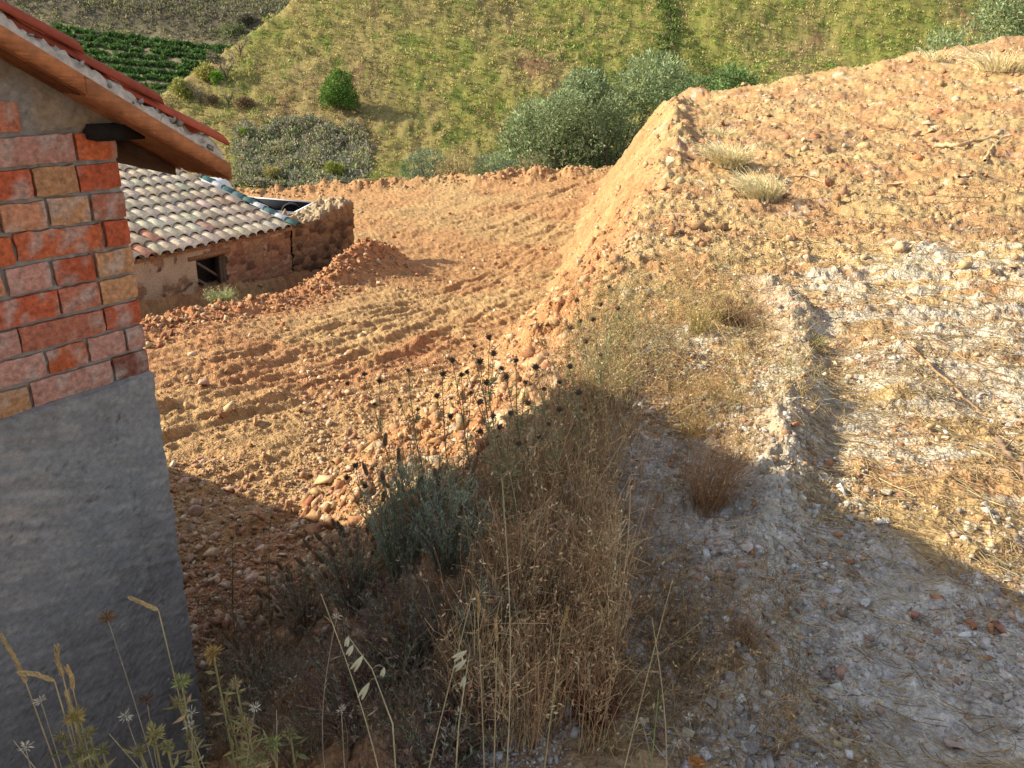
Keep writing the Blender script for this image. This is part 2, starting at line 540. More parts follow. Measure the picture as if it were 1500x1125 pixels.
def ground_mat():
    m, t, b = mat_new('soil')
    at = N(t, 'ShaderNodeAttribute'); at.attribute_name = 'Col'
    tc = N(t, 'ShaderNodeTexCoord')
    out = []
    for sc_, lo, hi in ((14, .72, 1.28), (70, .7, 1.3), (260, .75, 1.25)):
        n = N(t, 'ShaderNodeTexNoise'); n.inputs['Scale'].default_value = sc_; n.inputs['Detail'].default_value = 3; n.inputs['Roughness'].default_value = .7
        t.links.new(tc.outputs['Object'], n.inputs['Vector'])
        mr = N(t, 'ShaderNodeMapRange'); mr.inputs[1].default_value = .3; mr.inputs[2].default_value = .7; mr.inputs[3].default_value = lo; mr.inputs[4].default_value = hi
        t.links.new(n.outputs[0], mr.inputs[0]); out.append((n, mr))
    m1 = N(t, 'ShaderNodeMath', operation='MULTIPLY'); m2 = N(t, 'ShaderNodeMath', operation='MULTIPLY')
    t.links.new(out[0][1].outputs[0], m1.inputs[0]); t.links.new(out[1][1].outputs[0], m1.inputs[1])
    t.links.new(m1.outputs[0], m2.inputs[0]); t.links.new(out[2][1].outputs[0], m2.inputs[1])
    vm = N(t, 'ShaderNodeVectorMath', operation='SCALE')
    t.links.new(at.outputs['Color'], vm.inputs[0]); t.links.new(m2.outputs[0], vm.inputs['Scale'])
    t.links.new(vm.outputs[0], b.inputs['Base Color'])
    b.inputs['Roughness'].default_value = .95; b.inputs['Specular IOR Level'].default_value = .1
    vo = N(t, 'ShaderNodeTexVoronoi'); vo.inputs['Scale'].default_value = 55; t.links.new(tc.outputs['Object'], vo.inputs['Vector'])
    bp = N(t, 'ShaderNodeBump'); bp.inputs['Distance'].default_value = .012; bp.inputs['Strength'].default_value = .8; bp.invert = True
    t.links.new(vo.outputs[0], bp.inputs['Height'])
    bp2 = N(t, 'ShaderNodeBump'); bp2.inputs['Distance'].default_value = .01; bp2.inputs['Strength'].default_value = .9
    t.links.new(out[1][0].outputs[0], bp2.inputs['Height']); t.links.new(bp.outputs[0], bp2.inputs['Normal'])
    t.links.new(bp2.outputs[0], b.inputs['Normal'])
    return m


def board_mat():
    m, t, b = mat_new('clay_board_ribbed')
    at = N(t, 'ShaderNodeAttribute'); at.attribute_name = 'Col'
    tc = N(t, 'ShaderNodeTexCoord'); mp = N(t, 'ShaderNodeMapping')
    mp.inputs['Rotation'].default_value = (0, math.radians(-31), 0); mp.inputs['Scale'].default_value = (.06, 1, 1)
    t.links.new(tc.outputs['Object'], mp.inputs['Vector'])
    n1 = N(t, 'ShaderNodeTexNoise'); n1.inputs['Scale'].default_value = 160; n1.inputs['Detail'].default_value = 4
    n2 = N(t, 'ShaderNodeTexNoise'); n2.inputs['Scale'].default_value = 24; n2.inputs['Detail'].default_value = 5; n2.inputs['Roughness'].default_value = .7
    t.links.new(mp.outputs[0], n1.inputs['Vector']); t.links.new(tc.outputs['Object'], n2.inputs['Vector'])
    a = N(t, 'ShaderNodeMapRange'); a.inputs[1].default_value = .3; a.inputs[2].default_value = .7; a.inputs[3].default_value = .86; a.inputs[4].default_value = 1.12
    c = N(t, 'ShaderNodeMapRange'); c.inputs[1].default_value = .3; c.inputs[2].default_value = .7; c.inputs[3].default_value = .6; c.inputs[4].default_value = 1.3
    t.links.new(n1.outputs[0], a.inputs[0]); t.links.new(n2.outputs[0], c.inputs[0])
    mu = N(t, 'ShaderNodeMath', operation='MULTIPLY'); t.links.new(a.outputs[0], mu.inputs[0]); t.links.new(c.outputs[0], mu.inputs[1])
    vm = N(t, 'ShaderNodeVectorMath', operation='SCALE'); t.links.new(at.outputs['Color'], vm.inputs[0]); t.links.new(mu.outputs[0], vm.inputs['Scale'])
    t.links.new(vm.outputs[0], b.inputs['Base Color']); b.inputs['Roughness'].default_value = .9
    bp = N(t, 'ShaderNodeBump'); bp.inputs['Distance'].default_value = .003; t.links.new(n1.outputs[0], bp.inputs['Height']); t.links.new(bp.outputs[0], b.inputs['Normal'])
    return m


M_SOIL = ground_mat()
M_BOARD = board_mat()
M_STONE = vc_mat('stone', .85, 40, .3, .004, 60)
M_PLANT = vc_mat('plant', .8, 25, .25, 0, trans=.25)
M_DRY = vc_mat('dry_straw', .75, 20, .25, 0, trans=.25)
M_WOOD = vc_mat('wood', .8, 30, .35, .003, 80)
M_BRICK = vc_mat('brick', .9, 60, .42, .005, 130)
M_MORTAR = vc_mat('mortar', .95, 45, .3, .004, 90)
M_TILE = vc_mat('clay_tile', .85, 14, .3, .003, 40)
M_PAINT = vc_mat('car_paint', .35, 6, .06, 0, spec=.5)
M_RUBBER = vc_mat('rubber', .8, 20, .2)

# ---------------------------------------------------------------- ground sheet (one polar sheet, finer where it is near)
th = np.concatenate([np.linspace(-180, -75, 36)[:-1], np.linspace(-75, -41, 60)[:-1], np.linspace(-41, 41, 1060), np.linspace(41, 75, 60)[1:], np.linspace(75, 180, 36)[1:]])
rs = [.02, .3, .6]
while rs[-1] < 700:
    r = rs[-1]
    k = I(r, [.6, 1.3, 4, 12, 30, 60, 130, 700], [.012, .0042, .0036, .0048, .0060, .0085, .010, .04])
    rs.append(r * (1 + k))
rs = np.array(rs)
TH, RS = np.meshgrid(np.radians(th), rs)
GX = (RS * np.sin(TH)).ravel(); GY = (RS * np.cos(TH)).ravel()
GZ = H(GX, GY)


def mixc(a, b, t):
    return a * (1 - t[:, None]) + np.asarray(b) * t[:, None]


# measured areas on the ground
WHITE = [(hit(*p)[:2], r) for p, r in (((1400, 385), .75), (1330 and (1330, 400), .6), ((1250, 430), .5), ((1480, 480), 1.1), ((1350, 480), .7), ((1240, 470), .5),
                                       ((1420, 560), .8), ((1300, 650), .45), ((1150, 560), .35), ((1250, 600), .35), ((1000, 500), .4), ((1330, 560), .5))]
GREYG = [(hit(*p)[:2], r) for p, r in (((960, 760), .35), ((1000, 900), .30), ((1100, 760), .3), ((1150, 900), .35), ((1250, 820), .3), ((1350, 1000), .45), ((860, 870), .16),
                                       ((1100, 1060), .3), ((1450, 1000), .35), ((1400, 900), .25), ((980, 680), .3), ((1240, 960), .3))]


def ground_col(x, y, z):
    t = bank_t(x, y)
    n1 = fbm(x / .9, y / .9, 4, .6); n2 = fbm(x / 3.1 + 9, y / 3.1, 3); n3 = fbm(x / .12, y / .12, 3, .6)
    low = np.array([.40, .225, .112]); red = np.array([.34, .155, .078]); tan = np.array([.42, .29, .145]); orange = np.array([.40, .20, .095])
    c = np.repeat(low[None], len(x), 0)
    c = mixc(c, red, np.clip(.35 + .8 * n1 - .12 * np.clip(y - 8, 0, 6), 0, .85))
    c = mixc(c, tan, sstep(.0, .6, n2 + .2) * .6)
    m = sstep(.02, .2, t) * (1 - sstep(.75, 1.0, t))
    c = mixc(c, orange, m * .8 * np.clip(.7 + n1, 0, 1))
    up = sstep(.75, 1, t)
    upc = mixc(np.repeat(tan[None], len(x), 0), np.array([.41, .22, .11]), np.clip(.4 + 1.0 * n1, 0, 1))
    upc = mixc(upc, np.array([.30, .19, .11]), sstep(.15, .7, n2 + .6 * n1) * .5)
    c = c * (1 - up[:, None]) + upc * up[:, None]
    wm = np.zeros(len(x)); gm = np.zeros(len(x))
    for (p, r) in WHITE:
        wm = np.maximum(wm, np.exp(-((x - p[0]) ** 2 + ((y - p[1]) * 1.2) ** 2) / r ** 2))
    for (p, r) in GREYG:
        gm = np.maximum(gm, np.exp(-((x - p[0]) ** 2 + (y - p[1]) ** 2) / r ** 2))
    wm = sstep(.42, .8, wm + .75 * fbm(x / .7 + 4, y / .11, 4, .68)) * up
    gm = sstep(.25, .6, gm + .35 * n1 + .1 * n3) * up
    c = mixc(c, np.array([.50, .48, .45]), gm * .85)
    c = mixc(c, np.array([.55, .50, .42]), wm * .8)
    d, sd, s, L = dist_line(x, y, BERM)
    c = mixc(c, np.array([.44, .40, .34]), np.exp(-(d / .2) ** 2) * .6 * (y < 8))
    # brown litter soil under the weeds at the lip of the near terrace
    lit = np.exp(-((x - I(y, CY, CX)) / .45) ** 2) * (1 - sstep(4, 5.5, y))
    c = mixc(c, np.array([.30, .21, .14]), lit * .75)
    dspo, _, _, _ = dist_line(x, y, SPOIL)
    c = mixc(c, np.array([.43, .19, .095]), np.exp(-(dspo / .6) ** 2) * .8)
    # hillside
    far = sstep(.2, 1.2, y - yend(x))
    g1 = fbm(x / 9 + 2, y / 14, 4, .6); g2 = fbm(x / 2.2, y / 3.0 + 7, 3, .6); right = sstep(-22, 8, x + .15 * (y - 60))
    hc = np.repeat(np.array([[.36, .28, .125]]), len(x), 0)
    hc = mixc(hc, np.array([.30, .28, .08]), np.clip(.25 + .5 * right + .7 * g1, 0, 1))
    hc = mixc(hc, np.array([.17, .22, .05]), sstep(.25, .8, g2 + .25 * right) * .8)
    hc = mixc(hc, np.array([.27, .17, .09]), sstep(.35, .8, -g1 - .3 * right + .3 * g2))
    vf = sstep(84, 90, y) * (x < np.interp(y, [40, 100, 140], [-29, -16, -11]))
    hc = mixc(hc, np.array([.26, .22, .15]), vf * .9)
    hc = mixc(hc, np.array([.15, .13, .10]), vf * sstep(125, 127, y + .12 * (x + 45)) * (1 - sstep(134, 137, y + .12 * (x + 45))) * .75)
    c = c * (1 - far[:, None]) + hc * far[:, None]
    c = c * (1 - .32 * (far * sstep(30, 50, y))[:, None])  # hillside ground darkened so the gaps between tufts read as shaded
    return c * (1 + .20 * n3[:, None])


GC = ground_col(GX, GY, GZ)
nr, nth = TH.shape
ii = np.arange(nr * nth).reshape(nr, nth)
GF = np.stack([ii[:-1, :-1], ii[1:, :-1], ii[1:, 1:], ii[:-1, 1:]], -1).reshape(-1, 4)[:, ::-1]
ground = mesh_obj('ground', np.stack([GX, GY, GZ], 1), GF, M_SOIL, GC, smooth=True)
tag(ground, kind='structure')
del GF, GC, TH, RS

# ================================================================ the brick shed on the left
AZ = math.radians(31.0)
SD = np.array([math.sin(AZ), math.cos(AZ), 0])        # along the gable wall, away from the viewer
SE = np.array([-math.cos(AZ), math.sin(AZ), 0])       # into the shed
SC = np.array([-1.179, 2.184, 0.0])                   # foot of the far corner
SZ = -1.6
shed = empty('brick_shed', (SC[0], SC[1], SZ), math.pi / 2 - AZ)
tag(shed, 'unfinished brick shed with a grey cement rendered base and clay board eaves', 'shed')
RIDGE = -1.9


def zb(s):
    """underside of the clay boards (world height) at distance s along the gable"""
    s = np.asarray(s, float)
    return 1.186 + .60 * (.276 - np.where(s < RIDGE, 2 * RIDGE - s, s))


TLEN = 2.3
# mortar face, recessed behind the bricks, proud where it is daubed under the roof
ss = np.arange(-4.1, 0.0001, .0125); zz = np.arange(0.50, 2.62, .0125)
S_, Z_ = np.meshgrid(ss, zz)
top = zb(S_) + .01
Zc = np.minimum(Z_, top)
daub = sstep(.035, -.005, (zb(S_) - Zc) + .03 * fbm(S_ / .06, Zc / .06, 3) - np.clip(.02 + .2 * np.abs(S_), .02, .055))
daub = np.maximum(daub, sstep(1.333, 1.345, Zc + .010 * fbm(S_ / .03, Zc / .03, 3)) * sstep(-.245, -.215, S_ + .02 * fbm(S_ / .03, Zc / .03 + 7, 3)))
depth = .016 - .027 * daub + .005 * fbm(S_ / .03, Zc / .03, 3, .6) + .004 * fbm(S_ / .012, Zc / .012, 2)
V = np.stack([S_, depth, Zc - SZ], -1).reshape(-1, 3)
ix = np.arange(S_.size).reshape(S_.shape)
F = np.stack([ix[:-1, :-1], ix[:-1, 1:], ix[1:, 1:], ix[1:, :-1]], -1).reshape(-1, 4)
cm = mixc(np.repeat([[.31, .275, .235]], V.shape[0], 0), np.array([.34, .24, .15]), daub.ravel() * np.clip(.6 + fbm(V[:, 0] / .1, V[:, 2] / .1, 3), 0, 1))
mb = MB().add(V, F, cm)
mb.box((-.0015, .017, 2.0), (-.001, .4, zb(0) - SZ), (.33, .27, .20))
mb.build('mortar_face', M_MORTAR, shed)
# bricks, course by course
brick_cols = np.array([[.52, .115, .05], [.50, .17, .10], [.55, .27, .20], [.54, .27, .13], [.27, .10, .065], [.60, .145, .055], [.54, .24, .13]])
mb = MB()
rowh = .0835; z0 = .585
BV, BF = [], []
r = 0
frng = np.random.default_rng(21)
first_rows = [[.115, .24, .115], [.06, .115, .115, .24], [.115, .24, .115], [.115, .115, .24], [.115, .115, .115, .24], [.075, .24, .115], [.10, .115, .115, .24], [.125, .115, .24], [.115, .24, .115], [.24, .115], [.20, .24], [.16, .24, .12]]
while True:
    zl = z0 + r * rowh
    if zl + rowh > 2.55:
        break
    s = 0.0; i = 0
    while s > -4.0:
        if r < len(first_rows) and i < len(first_rows[r]):
            L = first_rows[r][i]
        else:
            L = frng.choice([.24, .115, .24, .115, .17], p=[.35, .3, .15, .1, .1])
        L0 = L - .004
        hb = rowh - .0105 + frng.uniform(-.003, .002)
        s1 = s - L0
        if min(zb(s), zb(s1)) > zl + hb * .8:
            zt = min(zl + hb, float(min(zb(s), zb(s1))))
            t0 = frng.uniform(-.004, .003)
            c = brick_cols[frng.choice(7, p=[.22, .20, .17, .11, .08, .14, .08])] * frng.uniform(.85, 1.12)
            # rounded irregular brick face: grid of the front, with edges pulled back
            nx, nz = max(4, int(L0 / .018)), 5
            gx, gz = np.meshgrid(np.linspace(0, 1, nx), np.linspace(0, 1, nz))
            ex = np.minimum(gx, 1 - gx) * L0; ez = np.minimum(gz, 1 - gz) * (zt - zl)
            rd = .003 * (1 - sstep(0, .004, ex)) + .003 * (1 - sstep(0, .004, ez))
            px_ = s1 + gx * L0 + frng.normal(0, .0010, gx.shape) * (1)
            pz_ = zl + gz * (zt - zl) + frng.normal(0, .0012, gx.shape) + frng.uniform(-.03, .03) * (gx - .5) * L0
            py_ = t0 + rd + .0016 * fbm(px_ / .02 + r, pz_ / .02, 2)
            P = np.stack([px_, py_, pz_ - SZ], -1).reshape(-1, 3)
            q = np.arange(nx * nz).reshape(nz, nx)
            FF = np.stack([q[:-1, :-1], q[:-1, 1:], q[1:, 1:], q[1:, :-1]], -1).reshape(-1, 4)
            # pale scuffs of old plaster and darker firing patches
            sm = np.clip(fbm(P[:, 0] / .05 + r * 3.3, P[:, 2] / .09, 4, .6) * 1.6 - .15 + frng.uniform(-.35, .35), 0, .75)
            cc = mixc(np.repeat(c[None], len(P), 0), np.array([.50, .38, .31]), sm)
            mb.add(P, FF, cc)
            # sides going back into the wall
            edge = np.concatenate([q[0, :], q[1:, -1], q[-1, -2::-1], q[-2:0:-1, 0]])
            Pe = P[edge]; Pb = Pe.copy(); Pb[:, 1] = .105
            m_ = len(edge); k = np.arange(m_); kn = (k + 1) % m_
            mb.add(np.concatenate([Pe, Pb]), np.stack([k + m_, kn + m_, kn, k], 1), np.concatenate([cc[edge]] * 2) * .9)
        s = s1 - frng.uniform(.006, .013); i += 1
    r += 1
mb.build('brickwork', M_BRICK, shed)
# cement render on the lower wall
ss = np.concatenate([np.arange(-4.1, -1, .05), np.arange(-1, .0101, .0085)]); zz = np.concatenate([np.arange(-2.4, -.8, .05), np.arange(-.8, .60, .0085)])
S_, Z_ = np.meshgrid(ss, zz)
edge_z = .578 + .004 * fbm(ss / .05, ss * 0, 3) + .0
Zc = np.minimum(Z_, edge_z[None])
tq = Zc * 1.0 + S_ * .35
depth = -.012 + .004 * fbm(S_ / .28, tq / .05, 3) + .0022 * fbm(S_ / .16, tq / .016, 4, .65) + .002 * fbm(S_ / .02, Zc / .02, 3, .6) + .006 * fbm(S_ / .5, Zc / .5, 2)
pit = sstep(.42, .62, fbm(S_ / .035, tq / .02, 3, .6)) * sstep(.1, .4, fbm(S_ / .2 + 4, tq / .12, 2))
depth = depth + .0035 * pit
wob = .006 * fbm(zz / .09, zz * 0 + 3, 4, .6)
Sx = S_ + wob[:, None] * sstep(-.08, 0, S_)
V = np.stack([Sx, depth, Zc - SZ], -1).reshape(-1, 3)
ix = np.arange(S_.size).reshape(S_.shape)
F = np.stack([ix[:-1, :-1], ix[:-1, 1:], ix[1:, 1:], ix[1:, :-1]], -1).reshape(-1, 4)
n = fbm(V[:, 0] / .35, V[:, 2] / .2, 4, .6)
cm = mixc(np.repeat([[.30, .285, .27]], len(V), 0), np.array([.42, .36, .31]), np.clip(.35 + n, 0, 1) * sstep(1.2, 2.0, V[:, 2]))
cm = mixc(cm, np.array([.15, .145, .15]), pit.ravel() * .8)
cm = mixc(cm, np.array([.20, .185, .175]), sstep(.1, .5, fbm(V[:, 0] / .22 + 5, V[:, 2] / .5, 4, .6)) * .6)
crk = np.abs(V[:, 0] + .12 + .02 * fbm(V[:, 2] / .12, V[:, 2] * 0, 4, .6) + .05 * (V[:, 2] - 1.6)); cm = mixc(cm, np.array([.10, .09, .085]), (crk < .0018) * (V[:, 2] > 1.35) * .8)
cm = mixc(cm, np.array([.40, .37, .33]), sstep(.25, .6, fbm(V[:, 0] / .10 + 15, V[:, 2] / .10, 4, .6)) * .45)
cm = mixc(cm, np.array([.24, .23, .225]), np.clip(.3 + fbm(V[:, 0] / .15 + 7, (V[:, 2] + .35 * V[:, 0]) / .03, 3), 0, .6))
mb = MB().add(V, F, cm)
# return of the render round the corner and its top ledge
e1 = ix[:, -1]; Pe = V[e1]; Pb = Pe.copy(); Pb[:, 1] = .3; k = np.arange(len(e1) - 1); m_ = len(e1)
mb.add(np.concatenate([Pe, Pb]), np.stack([k, k + m_, k + 1 + m_, k + 1], 1), np.concatenate([cm[e1]] * 2))
e1 = ix[-1, :]; Pe = V[e1]; Pb = Pe.copy(); Pb[:, 1] = .012; Pb[:, 2] += .008; k = np.arange(len(e1) - 1); m_ = len(e1)
mb.add(np.concatenate([Pe, Pb]), np.stack([k, k + 1, k + 1 + m_, k + m_], 1), np.concatenate([cm[e1]] * 2))
mb.build('rendered_base', vc_mat('cement_render', .9, 55, .22, .004, 140), shed)
# side and back walls
mb = MB()
mb.box((-.20, .115, -.6), (-.006, TLEN - .12, zb(-.20) - SZ - .004), (.40, .33, .26))
mb.build('side_wall', M_MORTAR, shed)
mb = MB()
mb.box((-3.82, .115, -.6), (-3.6, TLEN - .12, zb(-3.6) - SZ - .35), (.40, .33, .26))
mb.build('side_wall', M_MORTAR, shed)
mb = MB()
Pb = [(-3.6, -.6), (-.2, -.6), (-.2, zb(-.2) - SZ), (RIDGE, zb(RIDGE) - SZ - .01), (-3.6, zb(-3.6) - SZ)]
for yy in (TLEN - .3, TLEN - .12):
    mb.add([(a, yy, b) for a, b in Pb], [[0, 1, 2], [0, 2, 3], [0, 3, 4]], (.40, .33, .26))
mb.build('back_wall', M_MORTAR, shed)
# the clay board slab of the roof, in lengths
CB = (.43, .155, .055)
UND = .045


def slope_box(mb, s0, s1, t0, t1, h0, h1, C, jit=0):
    """slab between s0 and s1 along the slope, from h0 to h1 above the board underside"""
    P = []
    for t in (t0, t1):
        for s in (s0, s1):
            for h in (h0, h1):
                P.append((s, t, float(zb(s)) + h - SZ))
    P = np.array(P)
    if jit:
        P = P + rng.normal(0, jit, P.shape)
    # order: t0s0h0,t0s0h1,t0s1h0,t0s1h1,t1...
    mb.add(P, [[0, 2, 3, 1], [4, 5, 7, 6], [0, 1, 5, 4], [2, 6, 7, 3], [0, 4, 6, 2], [1, 3, 7, 5]], C)


bm_ = [.276, -.141, -.56, -.98, -1.40, RIDGE]
for row, (t0, t1) in enumerate([(-.14, .10), (.102, .34)] + [(.342 + .24 * k, .58 + .24 * k) for k in range(9)]):
    mb = MB()
    for a, b in zip(bm_[:-1], bm_[1:]):
        c = np.array(CB) * rng.uniform(.85, 1.08)
        a2, b2 = a - .0015, b + .0015
        slope_box(mb, b2, a2, t0, t1, .004 if row else 0, .046, c)
        slope_box(mb, 2 * RIDGE - a2, 2 * RIDGE - b2, t0, t1, 0, .046, c)
        # ribs pressed into the underside of the boards
        nrib = 9
        for j in range(nrib):
            tj = t0 + .012 + (t1 - t0 - .02) * j / nrib
            slope_box(mb, b2, a2, tj, tj + .011, -.005, .003, c * .8)
    o = mb.build('clay_board', M_BOARD, shed)
# bed of mortar on the boards
n_ = 240
sl = np.linspace(.262, RIDGE, n_); tt = np.linspace(-.132, -.02, 12)
S_, T_ = np.meshgrid(sl, tt, indexing='ij')
hm = .047 + .05 * (1 - np.abs((T_ + .07) / .075) ** 3).clip(0, 1) * (.75 + .5 * fbm(S_ / .06, T_ / .06, 4, .65))
hm[:, 0] = .044; hm[:, -1] = .044
T_ = T_ + .010 * fbm(S_ / .04, T_ / .02 + 5, 3)
V = np.stack([S_, T_, zb(S_) + hm - SZ], -1).reshape(-1, 3)
ix = np.arange(S_.size).reshape(S_.shape)
F = np.stack([ix[:-1, :-1], ix[:-1, 1:], ix[1:, 1:], ix[1:, :-1]], -1).reshape(-1, 4)
mb = MB().add(V, F, (.52, .44, .36))
nb = 60
sb = rng.uniform(RIDGE, .262, nb); tb = rng.uniform(-.135, -.115, nb); sz_ = rng.uniform(.005, .014, nb)
scatter_stones(mb, sb, tb, sz_, pick(nb, [(.42, .37, .32), (.30, .25, .2)]), 0, None, z=zb(sb) + rng.uniform(.045, .085, nb) - SZ)
mb.build('mortar_bed', M_MORTAR, shed)
# curved roof tiles
arc = np.linspace(0, np.pi, 9)


def tile_verts(s0, s1, t, h0, h1, r0, r1, th=.011):
    V = []
    for (s, h, r_) in ((s0, h0, r0), (s1, h1, r1)):
        for rr in (r_, r_ - th):
            for a in arc:
                V.append((s, t + rr * math.cos(a), float(zb(s)) + h + rr * .46 * math.sin(a) - SZ))
    V = np.array(V); m = len(arc); F = []
    for j in range(m - 1):
        F += [[j, j + 1, j + 1 + 2 * m, j + 2 * m], [j + m, j + 3 * m, j + 1 + 3 * m, j + 1 + m], [j, j + m, j + m + 1, j + 1], [j + 2 * m, j + 2 * m + 1, j + 3 * m + 1, j + 3 * m]]
    F += [[0, 2 * m, 3 * m, m], [m - 1, 2 * m - 1, 4 * m - 1, 3 * m - 1]]
    return V, F


red = np.array([.36, .075, .04])
fieldtiles = MB()
for side in (0, 1):
    for k in range(12):
        t = -.028 + .205 * k
        for j, send in enumerate(np.arange(.294, RIDGE, -.2065)):
            L = .40
            V, F = tile_verts(send, max(send - L, RIDGE - .1), t, .078, .070, .090, .072)
            lift = .022 * (1 - (V[:, 0] - V[:, 0].min()) / (np.ptp(V[:, 0]) + 1e-6)) * 0 + .030 * ((V[:, 0] - V[:, 0].min()) / (np.ptp(V[:, 0]) + 1e-6))
            V[:, 2] += lift
            if side:
                V[:, 0] = 2 * RIDGE - V[:, 0]
            if k == 0 and side == 0:
                MB().add(V, F, red * rng.uniform(.85, 1.15)).build('roof_tile', M_TILE, shed)
            else:
                fieldtiles.add(V, F, red * rng.uniform(.75, 1.25))
        if k < 11:
            fieldtiles_c = np.array([.30, .07, .04])
            a0, b0 = (.28, RIDGE) if not side else (2 * RIDGE - .28, RIDGE)
            P = [(a0, t + .04, zb(a0) + .05 - SZ), (a0, t + .165, zb(a0) + .05 - SZ), (b0, t + .165, zb(b0) + .05 - SZ), (b0, t + .04, zb(b0) + .05 - SZ)]
            fieldtiles.add(P, [[0, 1, 2, 3]], fieldtiles_c)
fieldtiles.build('roof_covering', M_TILE, shed)
# the dark end of the wall plate under the boards
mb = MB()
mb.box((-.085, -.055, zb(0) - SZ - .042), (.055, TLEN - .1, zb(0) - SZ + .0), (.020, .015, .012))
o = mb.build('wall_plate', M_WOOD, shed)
mb = MB()
slope_box(mb, .10, .245, .10, TLEN, -.035, -.007, (.10, .05, .03))
mb.build('rafter', M_WOOD, shed)

# ================================================================ unseen whitewashed house, added and shaped to cast the long gable shadow
fh = empty('added_shadow_house', (-5.0, 0, -1.6), 0)
tag(fh, 'tall plain unseen house added behind the brick shed to shade the foreground with its gable', 'house')
FHY, FHE, FHS, FHR = 3.36, 2.68, .46, -.2
gab = [(FHY, -1.0), (FHY, FHE + 1.6), (FHR, FHE + 1.6 + FHS * (FHY - FHR)), (2 * FHR - FHY, FHE + 1.6), (2 * FHR - FHY, -1.0)]
mb = MB()
V = [(0, a, b) for a, b in gab] + [(-6, a, b) for a, b in gab]
mb.add(V, [[0, 1, 2], [0, 2, 3], [0, 3, 4], [5, 7, 6], [5, 8, 7], [5, 9, 8]], (.62, .58, .52))
mb.add(V, [[0, 5, 6, 1], [3, 8, 9, 4]], (.62, .58, .52))
mb.build('wall', M_MORTAR, fh)
mb = MB()
V = [(xx, a, b) for xx in (0.0, -4.0) for a, b in ((FHY + .003, -1.0), (5.0, -1.0), (4.80, 1.4), (4.08, 2.2), (FHY + .003, 3.0))]
mb.add(V, [[0, 1, 2, 3], [6, 5, 8, 7], [1, 6, 7, 2], [2, 7, 8, 3]], (.5, .46, .4))
mb.add(V, [[0, 3, 4], [5, 9, 8]], (.5, .46, .4))
mb.add(V, [[4, 3, 8, 9]], (.5, .46, .4))
mb.build('lean_to_shadow_caster', M_MORTAR, fh)  # low block added to shape the lower edge of the cast shadow
mb = MB()
for sg in (1, -1):
    y0 = FHR + sg * (FHY - FHR + .15)
    z0_ = FHE + 1.6 - FHS * .15; zr = FHE + 1.6 + FHS * (FHY - FHR)
    P = [(.15, FHR, zr), (.15, y0, z0_), (-6.15, y0, z0_), (-6.15, FHR, zr)]
    P2 = [(a, b, c + .10) for a, b, c in P]
    mb.add(P + P2, [[0, 1, 2, 3], [4, 7, 6, 5], [0, 4, 5, 1], [1, 5, 6, 2], [2, 6, 7, 3], [0, 3, 7, 4]], (.40, .16, .09))
    for k in range(31):
        x0 = .1 - .2 * k
        a = np.linspace(0, np.pi, 6)
        P = [(x0 - .07 * math.cos(q), FHR, zr + .10 + .05 * math.sin(q)) for q in a] + [(x0 - .07 * math.cos(q), y0, z0_ + .10 + .05 * math.sin(q)) for q in a]
        mb.add(P, [[j, j + 1, j + 7, j + 6] for j in range(5)], np.array([.42, .17, .09]) * rng.uniform(.8, 1.2))
mb.build('roof', M_TILE, fh)
wd = MB()
wd.box((-.05, -1.0, 2.0), (.012, -.1, 3.0), (.05, .05, .055))
wo = wd.build('window', M_WOOD, fh)
fr = MB()
for lo, hi in (((.012, -1.06, 1.94), (.05, -.04, 2.0)), ((.012, -1.06, 3.0), (.05, -.04, 3.06)), ((.012, -1.06, 2.0), (.05, -1.0, 3.0)), ((.012, -.1, 2.0), (.05, -.04, 3.0)), ((.012, -.57, 2.0), (.04, -.53, 3.0))):
    fr.box(lo, hi, (.25, .14, .07))
fr.build('frame', M_WOOD, wo)

# ================================================================ the old stone house
AZ2 = math.radians(28.0)
HD = np.array([math.sin(AZ2), math.cos(AZ2), 0]); HE = np.array([-math.cos(AZ2), math.sin(AZ2), 0])
dq = ray(425, 332); tq_ = 12.5 / dq[1]; HQ = np.array([0, 0, EYE]) + tq_ * dq
EZ = float(HQ[2])                     # eave height
HZ = -2.9
hs = empty('stone_house', (HQ[0], HQ[1], HZ), math.pi / 2 - AZ2)
tag(hs, 'low old stone house with crumbling plaster and a pale curved tile roof', 'house')


def rubble_face(S_, Z_, seed, plaster):
    """stone masonry relief and colours; plaster = 0..1 mask of where render survives"""
    sc_ = .17
    wx = S_ + .05 * noise(S_ / .2, Z_ / .2); wz = Z_ * 1.35 + .05 * noise(S_ / .2 + 9, Z_ / .2)
    d1, d2, r = cell(wx / sc_ + seed, wz / sc_)
    joint = 1 - sstep(.04, .22, d2 - d1)
    rel = -.03 * (1 - joint) * (.5 + r) + .008 * fbm(S_ / .05, Z_ / .05, 3)
    stone = np.stack([.23 + .20 * r, .145 + .11 * r, .095 + .05 * r], -1)
    dark = (r > .72)[..., None]
    stone = np.where(dark, np.array([.13, .075, .055]), stone)
    mort = np.array([.36, .24, .15])
    c = stone * (1 - joint[..., None]) + mort * joint[..., None]
    p = plaster[..., None]
    pl = np.array([.47, .37, .27]) * (1 + .18 * fbm(S_ / .3, Z_ / .3, 3))[..., None]
    c = c * (1 - p) + pl * p
    rel = rel * (1 - plaster) - .022 * plaster
    return rel, c


